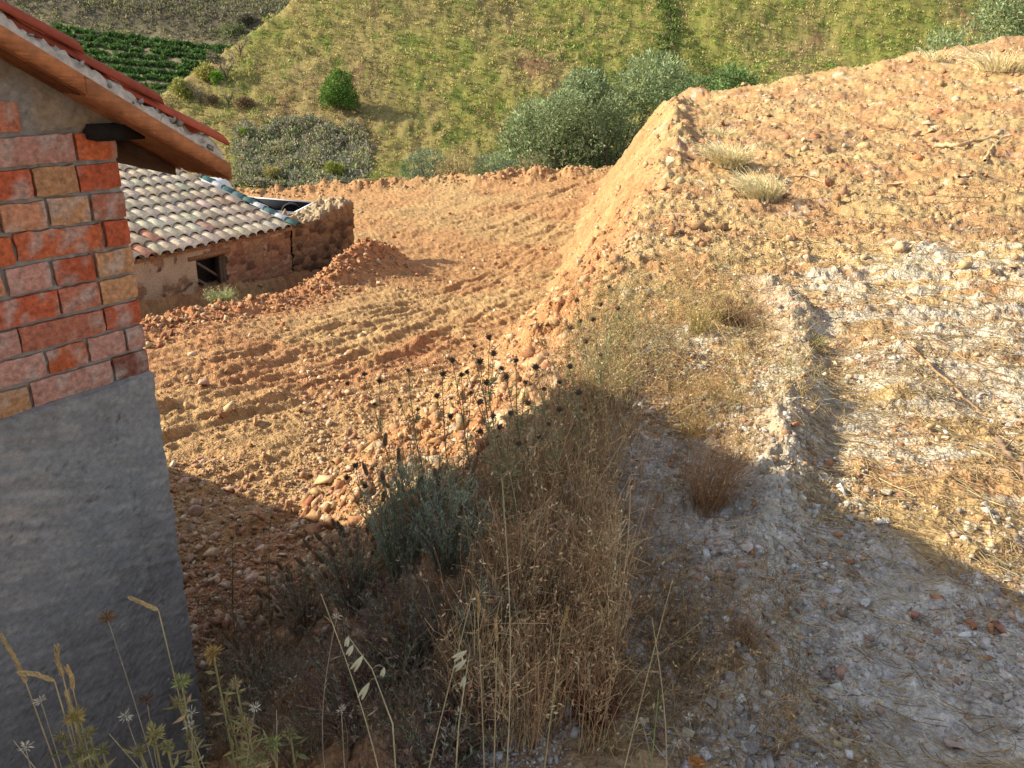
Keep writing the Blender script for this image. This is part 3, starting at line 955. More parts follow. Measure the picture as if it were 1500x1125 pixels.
ss = np.arange(-7.4, -.02 + 1e-6, .022); zz = np.arange(HZ, EZ - .02, .022)
S_, Z_ = np.meshgrid(ss, zz)
up_ = (Z_ - (EZ - 1.15)) / 1.15
pn = fbm(S_ / .35, Z_ / .30, 4, .6)
pl = sstep(-.05, .12, pn + .55 * sstep(-1.75, -2.7, S_) * sstep(.15, .5, up_) - .45 * sstep(-1.9, -1.3, S_) - .22 + .5 * np.exp(-((S_ + 1.32) / .14) ** 2) + .55 * np.exp(-((S_ + 2.05) / .12) ** 2) + .5 * sstep(.86, .95, up_))
rel, c = rubble_face(S_, Z_, 0, pl)
rf = sstep(-1.9, -1.2, S_)[..., None] * np.clip(.5 + fbm(S_ / .5 + 3, Z_ / .5, 3), 0, 1)[..., None] * .55
c = c * (1 - rf) + np.array([.34, .15, .09]) * rf
wall_keep = ~((S_ > -1.965) & (S_ < -1.425) & (Z_ > -2.32) & (Z_ < -1.535))
V = np.stack([S_, rel, Z_ - HZ], -1).reshape(-1, 3)
ix = np.arange(S_.size).reshape(S_.shape)
F = np.stack([ix[:-1, :-1], ix[:-1, 1:], ix[1:, 1:], ix[1:, :-1]], -1).reshape(-1, 4)
kp = wall_keep.ravel()
F = F[kp[F].all(1)]
mb = MB().add(V, F, c.reshape(-1, 3))
WS0, WS1, WZ0, WZ1 = -1.98, -1.41, -2.34, -1.52
rc = (.27, .19, .13)
for lo, hi in (((WS0 - .02, .0, WZ0 - .02), (WS0, .30, WZ1 + .02)), ((WS1, .0, WZ0 - .02), (WS1 + .02, .30, WZ1 + .02)), ((WS0, .0, WZ1), (WS1, .30, WZ1 + .02)), ((WS0, .0, WZ0 - .02), (WS1, .30, WZ0))):
    mb.box((lo[0], lo[1], lo[2] - HZ), (hi[0], hi[1], hi[2] - HZ), rc)
mb.build('wall', M_MORTAR, hs)
mb = MB()
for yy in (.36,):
    mb.box((-7.4, yy, 0), (-.02, yy + .05, EZ - HZ), (.05, .04, .035))  # near-black sheet stands in for the unlit room behind the window
mb.box((-.05, .055, 0), (-.02, 4.2, EZ - HZ), (.33, .2, .13))
mb.build('dark_backing_end_wall', M_MORTAR, hs)
wo = empty('window', (0, 0, 0)); wo.parent = hs
mb = MB()
for lo, hi in (((WS0, .06, WZ0), (WS0 + .045, .13, WZ1)), ((WS1 - .045, .06, WZ0), (WS1, .13, WZ1)), ((WS0 + .045, .06, WZ1 - .045), (WS1 - .045, .13, WZ1)), ((WS0 + .045, .06, WZ0), (WS1 - .045, .13, WZ0 + .04))):
    mb.box((lo[0], lo[1], lo[2] - HZ), (hi[0], hi[1], hi[2] - HZ), (.20, .15, .11))
mb.build('frame', M_WOOD, wo)
for k in range(3):
    mb = MB()
    ca, sa = math.cos(math.radians(-38)), math.sin(math.radians(-38))
    Rm = [[ca, 0, -sa], [0, 1, 0], [sa, 0, ca]]
    mb.box((-.36, 0, -.018), (.36, .02, .018), (.22, .18, .14), rot=Rm, off=(-1.695, .14 + .022 * k, -1.72 - .27 * k - HZ))
    mb.build('slat', M_WOOD, wo)
# lintel
MB().box((WS0 - .12, -.038, WZ1 + .001 - HZ), (WS1 + .10, .2, WZ1 + .06 - HZ), (.30, .17, .10), jit=.003).build('lintel', M_WOOD, hs)
RSL = .225
PT = .196


def roof_tile_mesh(cols_):
    pass


mb = MB(); ch = MB()
EX = .36
nrow = 13
for j in range(38):
    s = -.18 - PT * j + rng.normal(0, .004)
    for i in range(nrow):
        t0 = -.14 + EX * i + rng.normal(0, .008); L = .46
        V = []
        m = 7; an = np.linspace(0, np.pi, m)
        for tt_, rr, hh in ((t0, .094, .062), (t0 + L, .074, .030)):
            for q in an:
                V.append((s - rr * math.cos(q), tt_, EZ - HZ + RSL * tt_ + hh + rr * .72 * math.sin(q) - .01))
        for q in an:
            rr = .080
            V.append((s - rr * math.cos(q), t0, EZ - HZ + RSL * t0 + .062 + rr * .72 * math.sin(q) - .012))
        V = np.array(V); ang = rng.normal(0, .03)
        V[:, 0] += (V[:, 1] - t0) * ang
        F = [[a, a + 1, a + 1 + m, a + m] for a in range(m - 1)] + [[a, a + 2 * m, a + 1 + 2 * m, a + 1] for a in range(m - 1)]
        cc = pick(1, [(.70, .58, .43), (.62, .50, .37), (.74, .63, .48), (.64, .42, .29)], [.42, .3, .22, .06], .08)[0]
        if j > 10 and i < 4 and rng.random() < .35:
            cc = np.array([.60, .30, .20])
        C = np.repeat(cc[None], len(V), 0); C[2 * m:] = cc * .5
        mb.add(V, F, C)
    # channel between the covers
    sc2 = s - PT / 2
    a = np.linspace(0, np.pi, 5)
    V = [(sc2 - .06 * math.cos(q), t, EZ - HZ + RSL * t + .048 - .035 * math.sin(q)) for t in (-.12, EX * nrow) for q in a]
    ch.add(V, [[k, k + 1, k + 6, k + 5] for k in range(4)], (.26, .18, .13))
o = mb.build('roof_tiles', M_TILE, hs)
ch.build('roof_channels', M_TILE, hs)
mb = MB()
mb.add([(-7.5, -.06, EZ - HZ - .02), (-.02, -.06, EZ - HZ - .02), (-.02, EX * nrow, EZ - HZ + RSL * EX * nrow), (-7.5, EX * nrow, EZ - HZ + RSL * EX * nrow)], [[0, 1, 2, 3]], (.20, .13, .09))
mb.add([(-7.5, -.06, EZ - HZ - .05), (-.02, -.06, EZ - HZ - .05), (-.02, .05, EZ - HZ - .05), (-7.5, .05, EZ - HZ - .05), (-7.5, -.06, EZ - HZ + .01), (-.02, -.06, EZ - HZ + .01)], [[0, 3, 2, 1], [0, 1, 5, 4]], (.38, .22, .14))
TR = EX * nrow
mb.add([(-7.5, TR, EZ - HZ + RSL * TR), (-.02, TR, EZ - HZ + RSL * TR), (-.02, TR + 3, EZ - HZ + RSL * TR - 1.0), (-7.5, TR + 3, EZ - HZ + RSL * TR - 1.0)], [[0, 1, 2, 3]], (.5, .4, .3))
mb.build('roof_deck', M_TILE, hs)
# painted verge tiles, white and green by turns
vc = [(.10, .20, .19), (.72, .74, .74), (.12, .22, .21), (.70, .73, .74), (.13, .24, .22), (.16, .25, .25), (.10, .2, .19), (.74, .75, .75), (.12, .24, .22), (.35, .30, .24)]
for i in range(14):
    t0 = -.17 + .25 * i; m = 7; an = np.linspace(0, np.pi, m); V = []
    for tt_, rr, hh in ((t0, .075, .085), (t0 + .31, .06, .065)):
        for q in an:
            V.append((.02 - rr * math.cos(q), tt_, EZ - HZ + RSL * tt_ + hh + rr * .8 * math.sin(q)))
    for q in an:
        V.append((.02 - .062 * math.cos(q), t0, EZ - HZ + RSL * t0 + .085 + .062 * .8 * math.sin(q)))
    F = [[a, a + 1, a + 1 + m, a + m] for a in range(m - 1)] + [[a, a + 2 * m, a + 1 + 2 * m, a + 1] for a in range(m - 1)]
    MB().add(V, F, vc[i % 10]).build('verge_tile', M_TILE, hs)

# ---------------------------------------------------------------- ruined wall that carries on from the house
rw = empty('ruined_wall', (HQ[0] + .0 * HD[0], HQ[1], HZ), math.pi / 2 - AZ2)
tag(rw, 'broken rubble stone wall with a ragged top running on from the old house', 'wall')
RW = 1.60
nu = 260
# cross section loop: front face up, top, back face down, swept along s with the end closed
def ruin_top(s):
    return EZ + .02 + .18 * sstep(.5, 1.45, s) + .05 * fbm(s / .22, s * 0 + 3, 3)


su = np.linspace(0.0, RW, 86)
front = np.linspace(0, 1, 70); topw = np.linspace(0, 1, 26)
V = []; C = []
for s in su:
    zt = float(ruin_top(s)) - HZ
    er = .0
    rowp = [(s, 0., zt * a) for a in front] + [(s, .55 * a, zt) for a in topw[1:]] + [(s, .55, zt * (1 - a)) for a in front[1::3]]
    V += rowp
npt = len(rowp)
V = np.array(V).reshape(len(su), npt, 3)
S_, Z_ = V[:, :, 0], V[:, :, 2] + HZ
rel, c = rubble_face(S_ + 11, Z_ + V[:, :, 1] * 1.2, 4, np.zeros(S_.shape))
nf = len(front)
V[:, :nf, 1] += rel[:, :nf] * 1.3
V[:, nf:nf + len(topw) - 1, 2] += (.05 * fbm(S_ / .12, V[:, :, 1] / .12, 3, .6) + clods(S_, V[:, :, 1], .16, .09, 3))[:, nf:nf + len(topw) - 1]
rr = .5 + .5 * fbm(S_ / .4, Z_ / .4, 3)
c = c * .78 + np.array([.02, .01, .0])
c[:, nf:nf + len(topw) - 1] = np.array([.34, .25, .16]) * (1 + .25 * fbm(S_ / .1, V[:, :, 1] / .1, 3))[:, nf:nf + len(topw) - 1, None]
V2 = V.reshape(-1, 3)
ix = np.arange(len(V2)).reshape(len(su), npt)
F = np.stack([ix[:-1, :-1], ix[1:, :-1], ix[1:, 1:], ix[:-1, 1:]], -1).reshape(-1, 4)
mb = MB().add(V2, F, c.reshape(-1, 3))
# reddish broken end, bulging and cut back at the foot
zt = float(ruin_top(RW)) - HZ
gu, gv = np.meshgrid(np.linspace(0, 1, 24), np.linspace(0, 1, 60))
bul = .10 * np.sin(np.pi * gu) * (1) + .06 * fbm(gu * 3, gv * 6, 4, .6) * np.sin(np.pi * gu) ** .5 - .10 * (1 - sstep(.1, .6, gv)) * np.sin(np.pi * gu) + .05 * sstep(.85, 1, gv) * np.sin(np.pi * gu)
E_ = np.stack([RW + bul, .55 * gu, zt * gv], -1).reshape(-1, 3)
E_[:24 * 60:24, 0] = RW
ixe = np.arange(24 * 60).reshape(60, 24)
mb.add(E_, np.stack([ixe[:-1, :-1], ixe[:-1, 1:], ixe[1:, 1:], ixe[1:, :-1]], -1).reshape(-1, 4), np.array([.42, .18, .085]) * (1 + .3 * fbm(E_[:, 1] / .1, E_[:, 2] / .1, 3))[:, None])
mb.build('masonry', M_MORTAR, rw)
ns = 90
a = rng.uniform(.02, RW, ns); b = rng.uniform(.02, .52, ns)
mb = MB()
scatter_stones(mb, a, b, rng.uniform(.02, .075, ns), pick(ns, [(.44, .36, .26), (.34, .26, .17), (.26, .17, .11)]), .1, None, z=ruin_top(a) - HZ + .0)
mb.build('loose_top_stones', M_STONE, rw)

# ---------------------------------------------------------------- small white pickup behind the wall
PC = hit(400, 322, lambda x, y: zL(x, y) * 1.0)
dpk = ray(408, 300); tpk = 17.2 / dpk[1]
PX, PY = float(dpk[0] * tpk), 17.2
PZ = float(zL(PX, PY))
pk = empty('pickup_truck', (PX, PY, PZ), math.radians(176))
tag(pk, 'small white pickup with an open load bed, parked behind the old house', 'pickup')
RAIL = float(EYE + dpk[2] * tpk - PZ)          # height of the bed side as seen
BL, BW = 1.9, 1.35
wh = (.74, .76, .80)
mb = MB()
mb.box((-.65, -BW / 2, RAIL - .50), (-.65 + BL, BW / 2, RAIL - .44), (.5, .52, .55))
for y0 in (-BW / 2, BW / 2 - .07):
    mb.box((-.65, y0, RAIL - .44), (-.65 + BL, y0 + .07, RAIL), wh)
mb.box((-.65, -BW / 2 + .07, RAIL - .44), (-.59, BW / 2 - .07, RAIL - .002), wh)
mb.box((-.65 + BL - .06, -BW / 2 + .07, RAIL - .44), (-.65 + BL, BW / 2 - .07, RAIL - .002), wh)
mb.build('load_bed', M_PAINT, pk)
mb = MB()
for lo, hi in (((-.588, -BW / 2 + .072, RAIL - .43), (-.655 + BL - .008, -BW / 2 + .076, RAIL - .012)), ((-.588, BW / 2 - .076, RAIL - .43), (-.655 + BL - .008, BW / 2 - .072, RAIL - .012)),
               ((-.588, -BW / 2 + .077, RAIL - .43), (-.584, BW / 2 - .077, RAIL - .012)), ((-.655 + BL - .012, -BW / 2 + .077, RAIL - .43), (-.655 + BL - .008, BW / 2 - .077, RAIL - .012))):
    mb.box(lo, hi, (.02, .02, .03))
mb.build('bed_liner', M_RUBBER, pk)
mb = MB()
mb.box((-.585, -BW / 2 + .075, RAIL - .435), (-.655 + BL - .01, BW / 2 - .075, RAIL - .26), (.022, .022, .028), jit=.015)
for k in range(26):
    mb.box((-.01, -.012, -.03), (.012, .012, .09), random.choice([(.5, .5, .5), (.05, .05, .06), (.45, .2, .12), (.03, .03, .04)]), off=(random.uniform(-.5, 1.1), random.uniform(-.38, .38), RAIL - .26), jit=.02)
mb.build('load', M_RUBBER, pk)
# cab: profile swept across, narrowing upward
prof = [(1.32, .30), (1.32, RAIL + .02), (1.42, RAIL + .32), (1.55, RAIL + .40), (2.05, RAIL + .40), (2.30, RAIL + .30), (2.62, RAIL - .02), (3.05, RAIL - .12), (3.12, .55), (3.12, .30)]
mb = MB()
V = []
for sg in (-1, 1):
    for x, z in prof:
        yw = BW / 2 - .10 * sstep(RAIL, RAIL + .4, z)
        V.append((x, sg * yw, z))
n = len(prof)
ctr = [(2.2, -BW / 2 + .02, .6), (2.2, BW / 2 - .02, .6)]
V += ctr
F = [[i, (i + 1) % n, (i + 1) % n + n, i + n] for i in range(n)]
mb.add(V, F, wh)
mb.add(V, [[2 * n, (i + 1) % n, i] for i in range(n)] + [[2 * n + 1, i + n, (i + 1) % n + n] for i in range(n)], wh)
mb.build('cab', M_PAINT, pk)
M_GLASS, t_, b_ = mat_new('dark_glass'); b_.inputs['Base Color'].default_value = (.02, .03, .035, 1); b_.inputs['Roughness'].default_value = .08
mb = MB()
for sg in (-1, 1):
    mb.add([(1.52, sg * (BW / 2 - .022), RAIL + .05), (2.45, sg * (BW / 2 - .022), RAIL + .05), (2.22, sg * (BW / 2 - .088), RAIL + .30), (1.58, sg * (BW / 2 - .088), RAIL + .32)], [[0, 1, 2, 3]], (.02, .02, .02))
mb.add([(2.64, -.42, RAIL + .01), (2.64, .42, RAIL + .01), (2.34, .38, RAIL + .30), (2.34, -.38, RAIL + .30)], [[0, 1, 2, 3]], (.02, .02, .02))
mb.build('glazing', M_GLASS, pk)
for sx in (-.1, 2.55):
    for sg in (-1, 1):
        mb = MB()
        a = np.arange(20) * 2 * np.pi / 20
        V = []
        for yy, rr in ((sg * (BW / 2 - .16), .25), (sg * (BW / 2 - .14), .28), (sg * (BW / 2 - .02), .28), (sg * (BW / 2), .25), (sg * (BW / 2 + .001), .15), (sg * (BW / 2 - .03), .14)):
            V += [(sx + rr * math.cos(q), yy, .28 + rr * math.sin(q)) for q in a]
        F = [[k * 20 + i, k * 20 + (i + 1) % 20, (k + 1) * 20 + (i + 1) % 20, (k + 1) * 20 + i] for k in range(5) for i in range(20)]
        wl = mb.add(V, F, (.03, .03, .03)).build('wheel', M_RUBBER, pk)
        V = [(sx + .14 * math.cos(q), sg * (BW / 2 - .029), .28 + .14 * math.sin(q)) for q in a] + [(sx, sg * (BW / 2 - .01), .28)]
        MB().add(V, [[i, (i + 1) % 20, 20] for i in range(20)], (.5, .5, .52)).build('rim', M_PAINT, wl)
for sg in (-1, 1):
    MB().box((2.2, sg * (BW / 2 + .0), RAIL + .05), (2.26, sg * (BW / 2 + .16), RAIL + .22), (.6, .62, .65)).build('mirror', M_PAINT, pk)
MB().box((-.5, -BW / 2 + .15, .22), (3.0, BW / 2 - .15, RAIL - .5), (.05, .05, .05)).build('chassis', M_RUBBER, pk)

# ================================================================ stones and gravel (uncountable: one object each)
def area_px(n, u0, u1, v0, v1):
    """points of the ground inside a patch of the view, evenly spread as seen, returned in metres"""
    out = []
    U = rng.uniform(u0, u1, n); Vv = rng.uniform(v0, v1, n)
    D = VF[None] + (U[:, None] - 750) / FPX * VR - (Vv[:, None] - 562.5) / FPX * VU
    lo = np.full(n, .5); 
    t = lo.copy(); done = np.zeros(n, bool)
    step = .03
    while not done.all() and t.min() < 60:
        p = D * t[:, None]
        z = base(p[:, 0], p[:, 1])
        done |= (p[:, 2] + EYE < z)
        t = np.where(done, t, t * 1.006 + .004)
        if (t[~done] > 45).all():
            break
    k = t < 45
    return (D * t[:, None])[k][:, :2]


def polar(n, r0, r1, a0, a1):
    r = np.exp(rng.uniform(math.log(r0), math.log(r1), n)); a = np.radians(rng.uniform(a0, a1, n))
    return r * np.sin(a), r * np.cos(a)


WARM = [(.50, .33, .19), (.44, .24, .13), (.55, .42, .28), (.40, .19, .10), (.58, .48, .36)]
GREY = [(.42, .385, .35), (.52, .48, .43), (.32, .29, .27), (.60, .58, .55), (.42, .33, .25), (.37, .24, .17)]
OUT_ = (PX, PY)


def keep_out(x, y):
    """true where no loose stone should be: inside the shed, the house"""
    sx = (x - SC[0]) * SD[0] + (y - SC[1]) * SD[1]; tx = (x - SC[0]) * SE[0] + (y - SC[1]) * SE[1]
    a = (sx < .03) & (tx > -.03)
    hx = (x - HQ[0]) * HD[0] + (y - HQ[1]) * HD[1]; hx2 = (x - HQ[0]) * HE[0] + (y - HQ[1]) * HE[1]
    return a | ((hx < RW + .1) & (hx2 > -.06) & (hx2 < 5))


# gravel on the near terrace
mb = MB()
x, y = polar(150000, .9, 9, -12, 62)
t = bank_t(x, y)
k = (t > .93) & ~keep_out(x, y) & (rng.random(len(x)) < np.clip(1.15 - .13 * np.hypot(x, y), .35, 1)) & (fbm(x / .5 + 3, y / .5, 3) + .35 * np.exp(-(dist_line(x, y, BERM)[0] / .3) ** 2) > -.25 + .5 * rng.random(len(x)) ** 2)
x, y = x[k], y[k]
size = .0021 * np.exp(rng.gamma(1.25, .48, len(x))); size = np.clip(size * np.clip(np.hypot(x, y) / 2.2, .75, 2.0), .0016, .020)
cg = pick(len(x), GREY, [.27, .2, .17, .10, .16, .10]); cw = pick(len(x), WARM)
mixm = np.clip(.95 - .22 * (np.hypot(x, y) - 2.2), .12, .95)
c = np.where((rng.random(len(x)) < mixm)[:, None], cg, cw)
scatter_stones(mb, x, y, size, c, .2, .5)
tag(mb.build('gravel', M_STONE), kind='stuff')
# rubble down the bank and on the lower yard
mb = MB()
x, y = polar(52000, 2.6, 26, -42, 15)
t = bank_t(x, y); 
k = (t < .97) & ~keep_out(x, y) & (rng.random(len(x)) < .22 + .78 * sstep(.0, .08, t) * (1 - .5 * sstep(.75, 1, t)) * (1 - .6 * sstep(6, 9, y)) + .45 * np.exp(-((y - 5) / 1.6) ** 2))
x, y = x[k], y[k]; t = bank_t(x, y)
size = .0065 * np.exp(rng.gamma(1.2, .46, len(x))) * np.clip(.6 + .7 * sstep(0, .15, t) * (1 - sstep(7, 12, y)), .5, 1.3) * np.clip(np.hypot(x, y) / 7, .8, 1.8)
c = pick(len(x), [(.44, .28, .16), (.41, .23, .125), (.49, .35, .21), (.38, .17, .095), (.54, .42, .30)], [.32, .28, .22, .1, .08])
scatter_stones(mb, x, y, np.clip(size, .005, .06), c, .2, .6)
d, sd, s_, L_ = dist_line(x, y, SPOIL)
sx = rng.uniform(0, 1, 2600)
xs, ys = [], []
for q in range(2600):
    kk = rng.integers(0, len(SPOIL) - 1); f = rng.random()
    p = SPOIL[kk] * (1 - f) + SPOIL[kk + 1] * f
    xs.append(p[0] + rng.normal(0, .33)); ys.append(p[1] + rng.normal(0, .33))
xs, ys = np.array(xs), np.array(ys); k = ~keep_out(xs, ys); xs, ys = xs[k], ys[k]
scatter_stones(mb, xs, ys, np.clip(.0095 * np.exp(rng.gamma(1.5, .42, len(xs))), .008, .05), pick(len(xs), [(.37, .17, .085), (.42, .24, .13), (.31, .13, .07), (.44, .30, .18)]), .2, .6)
q = np.concatenate([area_px(7000, 250, 620, 680, 1010), area_px(5000, 440, 860, 520, 800)])
q = q[~keep_out(q[:, 0], q[:, 1])]
sz9 = np.clip(.0056 * np.exp(rng.gamma(1.4, .42, len(q))), .005, .034)
scatter_stones(mb, q[:, 0], q[:, 1], sz9, pick(len(q), [(.48, .32, .21), (.42, .25, .15), (.54, .42, .31), (.36, .19, .12), (.50, .36, .26)]), .25, .7)
tag(mb.build('rubble', M_STONE), kind='stuff')
# stones of the far part of the upper terrace and the far berm
mb = MB()
x, y = polar(17000, 7, 26, -18, 44)
k = (bank_t(x, y) > .9) & (y < yend(x) + .2)
k &= fbm(x / 1.1, y / 1.1, 3) > -.15
x, y = x[k], y[k]
scatter_stones(mb, x, y, np.clip(.0075 * np.exp(rng.gamma(1.1, .46, len(x))) * np.clip(np.hypot(x, y) / 10, .7, 1.7), .006, .08), pick(len(x), [(.44, .29, .16), (.40, .23, .125), (.47, .35, .21), (.36, .17, .095), (.52, .43, .32)], [.34, .28, .22, .1, .06]), .2, .5)
x = rng.uniform(-13, 3.5, 1500); y = yend(x) - .9 + rng.normal(0, .45, 1500)
scatter_stones(mb, x, y, np.clip(.018 * np.exp(rng.gamma(1.2, .4, len(x))), .012, .075), pick(len(x), [(.38, .22, .12), (.34, .18, .095), (.42, .28, .16)]), .2, .5)
tag(mb.build('loose_stones', M_STONE), kind='stuff')

# ---------------------------------------------------------------- single rocks one can point to
ROCKS = [
    # u, v, width in px, colour, label
    (1213, 272, 26, (.30, .14, .08), 'red brown rock standing up on the upper dirt beside the second grass tuft'),
    (1310, 272, 36, (.52, .38, .24), 'flat tan rock lying by itself on the upper dirt slope'),
    (1358, 188, 24, (.42, .30, .20), 'grey tan rock high on the upper slope near the skyline, right of centre'),
    (1485, 127, 16, (.50, .40, .28), 'small pale rock near the yellow grass at the top right'),
    (1025, 277, 26, (.60, .50, .38), 'pale angular rock on the left lip of the upper terrace'),
    (978, 254, 18, (.62, .52, .38), 'small upright cream stone on the bank lip above the bank face'),
    (1035, 297, 18, (.36, .17, .10), 'dark red stone just below the pale angular rock'),
    (1382, 650, 44, (.52, .36, .25), 'large flat pinkish slab on the whitish ground, right of the gravel ridge'),
    (1388, 690, 32, (.50, .33, .23), 'pink slab lying just below the large flat slab'),
    (1325, 622, 20, (.44, .42, .40), 'small grey stone above the large flat pinkish slab'),
    (1296, 722, 30, (.62, .55, .45), 'cream stone at the edge of the shadow on the right'),
    (1320, 728, 22, (.32, .17, .12), 'reddish stone touching the cream stone at the shadow edge'),
    (1462, 655, 40, (.50, .40, .28), 'tan slab beside the broken branch at the right edge'),
    (1270, 876, 30, (.50, .48, .44), 'grey white stone in the shaded gravel, right of the brown tuft row'),
    (1322, 872, 26, (.56, .52, .42), 'pale yellow stone beside the grey white one in shade'),
    (1341, 895, 34, (.36, .17, .12), 'flat red brick-like stone in the shaded gravel'),
    (1462, 922, 38, (.38, .18, .12), 'red block of rock at the right edge in shade'),
    (1480, 905, 28, (.42, .27, .19), 'brown stone leaning on the red block at the right edge'),
    (1418, 938, 28, (.62, .62, .60), 'white stone below the red block in shade'),
    (1422, 950, 24, (.58, .58, .56), 'second white stone tucked under the first in shade'),
    (1094, 806, 30, (.50, .42, .36), 'pinkish grey stone on the crest of the gravel ridge in shade'),
    (1037, 818, 30, (.52, .50, .48), 'white grey wedge stone at the foot of the brown dry clump'),
    (1089, 855, 28, (.50, .44, .38), 'flat pale stone right of the path of fine gravel in shade'),
    (1036, 870, 20, (.46, .42, .38), 'small grey stone between gravel patches in shade'),
    (1056, 1097, 34, (.42, .37, .33), 'grey stone near the bottom edge right of the weeds'),
    (1036, 1050, 36, (.40, .36, .34), 'dull grey lump near the bottom, left of the seed head'),
    (1400, 1012, 30, (.50, .50, .49), 'rounded whitish stone in the bottom right gravel'),
    (1430, 1043, 30, (.40, .30, .24), 'brown stone beside the rounded whitish one'),
    (1404, 1077, 40, (.42, .31, .26), 'broad pinkish brown stone near the bottom right'),
    (470, 410, 28, (.55, .44, .28), 'yellowish block on the red spoil heap by the ruined wall'),
    (276, 650, 26, (.50, .30, .18), 'flat orange brown stone in the rut beside the cement wall'),
    (296, 680, 22, (.58, .40, .26), 'pale stone on the lower yard just above the shadow edge'),
    (290, 745, 30, (.30, .20, .15), 'dark stone in the shaded rubble close to the shed corner'),
    (860, 545, 22, (.58, .48, .36), 'cream stone on the lip among the tall thistles'),
    (664, 592, 24, (.62, .48, .34), 'pale block on the bank seen through the thistles'),
    (640, 640, 26, (.60, .44, .30), 'tan block low on the sunlit bank among the stems'),
    (540, 655, 26, (.56, .36, .23), 'orange block on the rubble left of the thistle patch'),
    (1490, 412, 26, (.46, .34, .24), 'brown rock at the right edge above the white ground'),
    (1462, 410, 26, (.20, .17, .15), 'dark grey rock beside the brown one at the right edge'),
    (1410, 396, 14, (.5, .4, .3), 'small stone lying on the whitish streak'),
]
for i, (u, v, wpx, c, lab) in enumerate(ROCKS):
    p = hit(u, v)
    dep = proj(p)[2]
    R_ = wpx / FPX * dep * .56
    Vr = stone_shape(ICO3[0], 100 + i, .62 if 'flat' not in lab and 'slab' not in lab else .38)
    Vr = Vr * (1 + .05 * rng.normal(size=(len(Vr), 1)) * 0) + .03 * np.stack([fbm(Vr[:, 1] * 2 + i, Vr[:, 2] * 2, 3), fbm(Vr[:, 0] * 2, Vr[:, 2] * 2 + i, 3), fbm(Vr[:, 0] * 2 + i, Vr[:, 1] * 2, 3)], 1)
    if 'upright' in lab or 'standing' in lab or 'wedge' in lab:
        Vr = Vr[:, [2, 1, 0]]
    Rm = rots(1, .18)[0]
    Vr = (Vr @ Rm.T) * R_
    gz = float(H(np.array([p[0]]), np.array([p[1]]))[0])
    cc = np.array(c) * (1 + .25 * fbm(Vr[:, 0] / R_ * 1.5 + i, Vr[:, 1] / R_ * 1.5 + Vr[:, 2] / R_, 3))[:, None]
    o = mesh_obj('rock', Vr - np.array([0, 0, Vr[:, 2].min()]), ICO3[1], M_STONE, cc)
    o.location = (p[0], p[1], gz - R_ * .18)
    tag(o, lab, 'rock', 'loose rocks')

# ================================================================ far hillside
# tussocks and low scrub all over the slope, one mass
def tufts(mb, x, y, z, sz, C, nl=9, up=.5, lw=.5, flat=1.0):
    n = len(x)
    P = np.repeat(np.stack([x, y, z], 1), nl, 0)
    s = np.repeat(sz, nl)
    az = rng.random(n * nl) * 2 * np.pi; el = rng.uniform(.15, 1.4, n * nl)
    D = np.stack([np.cos(az) * np.cos(el), np.sin(az) * np.cos(el), np.sin(el) * flat], 1)
    P = P + D * (s * rng.uniform(.1, .8, n * nl))[:, None] * np.array([1, 1, .8])
    Nn = rng.normal(size=(n * nl, 3))
    Cc = np.repeat(C, nl, 0) * (1 + rng.normal(0, .16, (n * nl, 1)))
    leaves(mb, P, D + rng.normal(0, .5, D.shape), Nn, s * up * rng.uniform(.6, 1.3, n * nl), s * lw * rng.uniform(.6, 1.3, n * nl), Cc)


def hill_points(n, y0=42, y1=150):
    y = np.exp(rng.uniform(math.log(y0), math.log(y1), n)); a = np.radians(rng.uniform(-40, 52, n))
    return y * np.tan(a), y


def hillpt_(u, v, y0=30, y1=140):
    d_ = ray(u, v); tt = np.arange(y0, y1, .1) / d_[1]; pz = EYE + tt * d_[2]
    kk = int(np.argmax(pz < z_hill(tt * d_[0], tt * d_[1])))
    return np.array([tt[kk] * d_[0], tt[kk] * d_[1]]), tt[kk]


x, y = hill_points(60000)
edge = np.interp(y, [40, 48, 54, 67, 80, 100, 140], [-28, -27, -26, -21, -17.5, -13, -8])
k = x > edge - 1
x, y = x[k], y[k]; z = H(x, y)
cl = fbm(x / 9 + 2, y / 14, 4, .6) + .8 * sstep(-18, 12, x) - .45; cl2 = fbm(x / 3, y / 4 + 3, 3)
pal = np.array([[.48, .39, .19], [.43, .38, .14], [.30, .33, .085], [.19, .28, .06], [.17, .20, .08], [.32, .23, .13]])
wt = np.stack([.9 - cl, .8 + 0 * cl, .55 + 1.3 * cl, .2 + .9 * cl + .7 * cl2, .18 + 0 * cl, .25 - .7 * cl], 1).clip(.02, 3)
wt /= wt.sum(1, keepdims=True)
ci = (wt.cumsum(1) < rng.random((len(x), 1))).sum(1).clip(0, 5)
C = pal[ci] * (1 + rng.normal(0, .12, (len(x), 1)))
szs = rng.uniform(.16, .46, len(x)) * np.clip(y / 62, .8, 2.2) * .8
mb = MB()
tufts(mb, x, y, z, szs, C, 9, .6, .28)
xb, yb = hill_points(5200); zb_ = fbm(xb / 12, yb / 12 + 3, 3); kb = (xb > np.interp(yb, [40, 48, 54, 67, 80, 100, 140], [-28, -27, -26, -21, -17.5, -13, -8])) & (zb_ + .25 * (xb > 5) > -.02)
xb, yb = xb[kb], yb[kb]
tufts(mb, xb, yb, H(xb, yb), rng.uniform(.28, .75, len(xb)) ** 1.0, pick(len(xb), [(.12, .16, .05), (.18, .23, .07), (.42, .38, .18), (.15, .26, .045), (.30, .23, .14)], None, .14), 22, .28, .16)
tag(mb.build('hillside_grass', M_PLANT), kind='stuff')
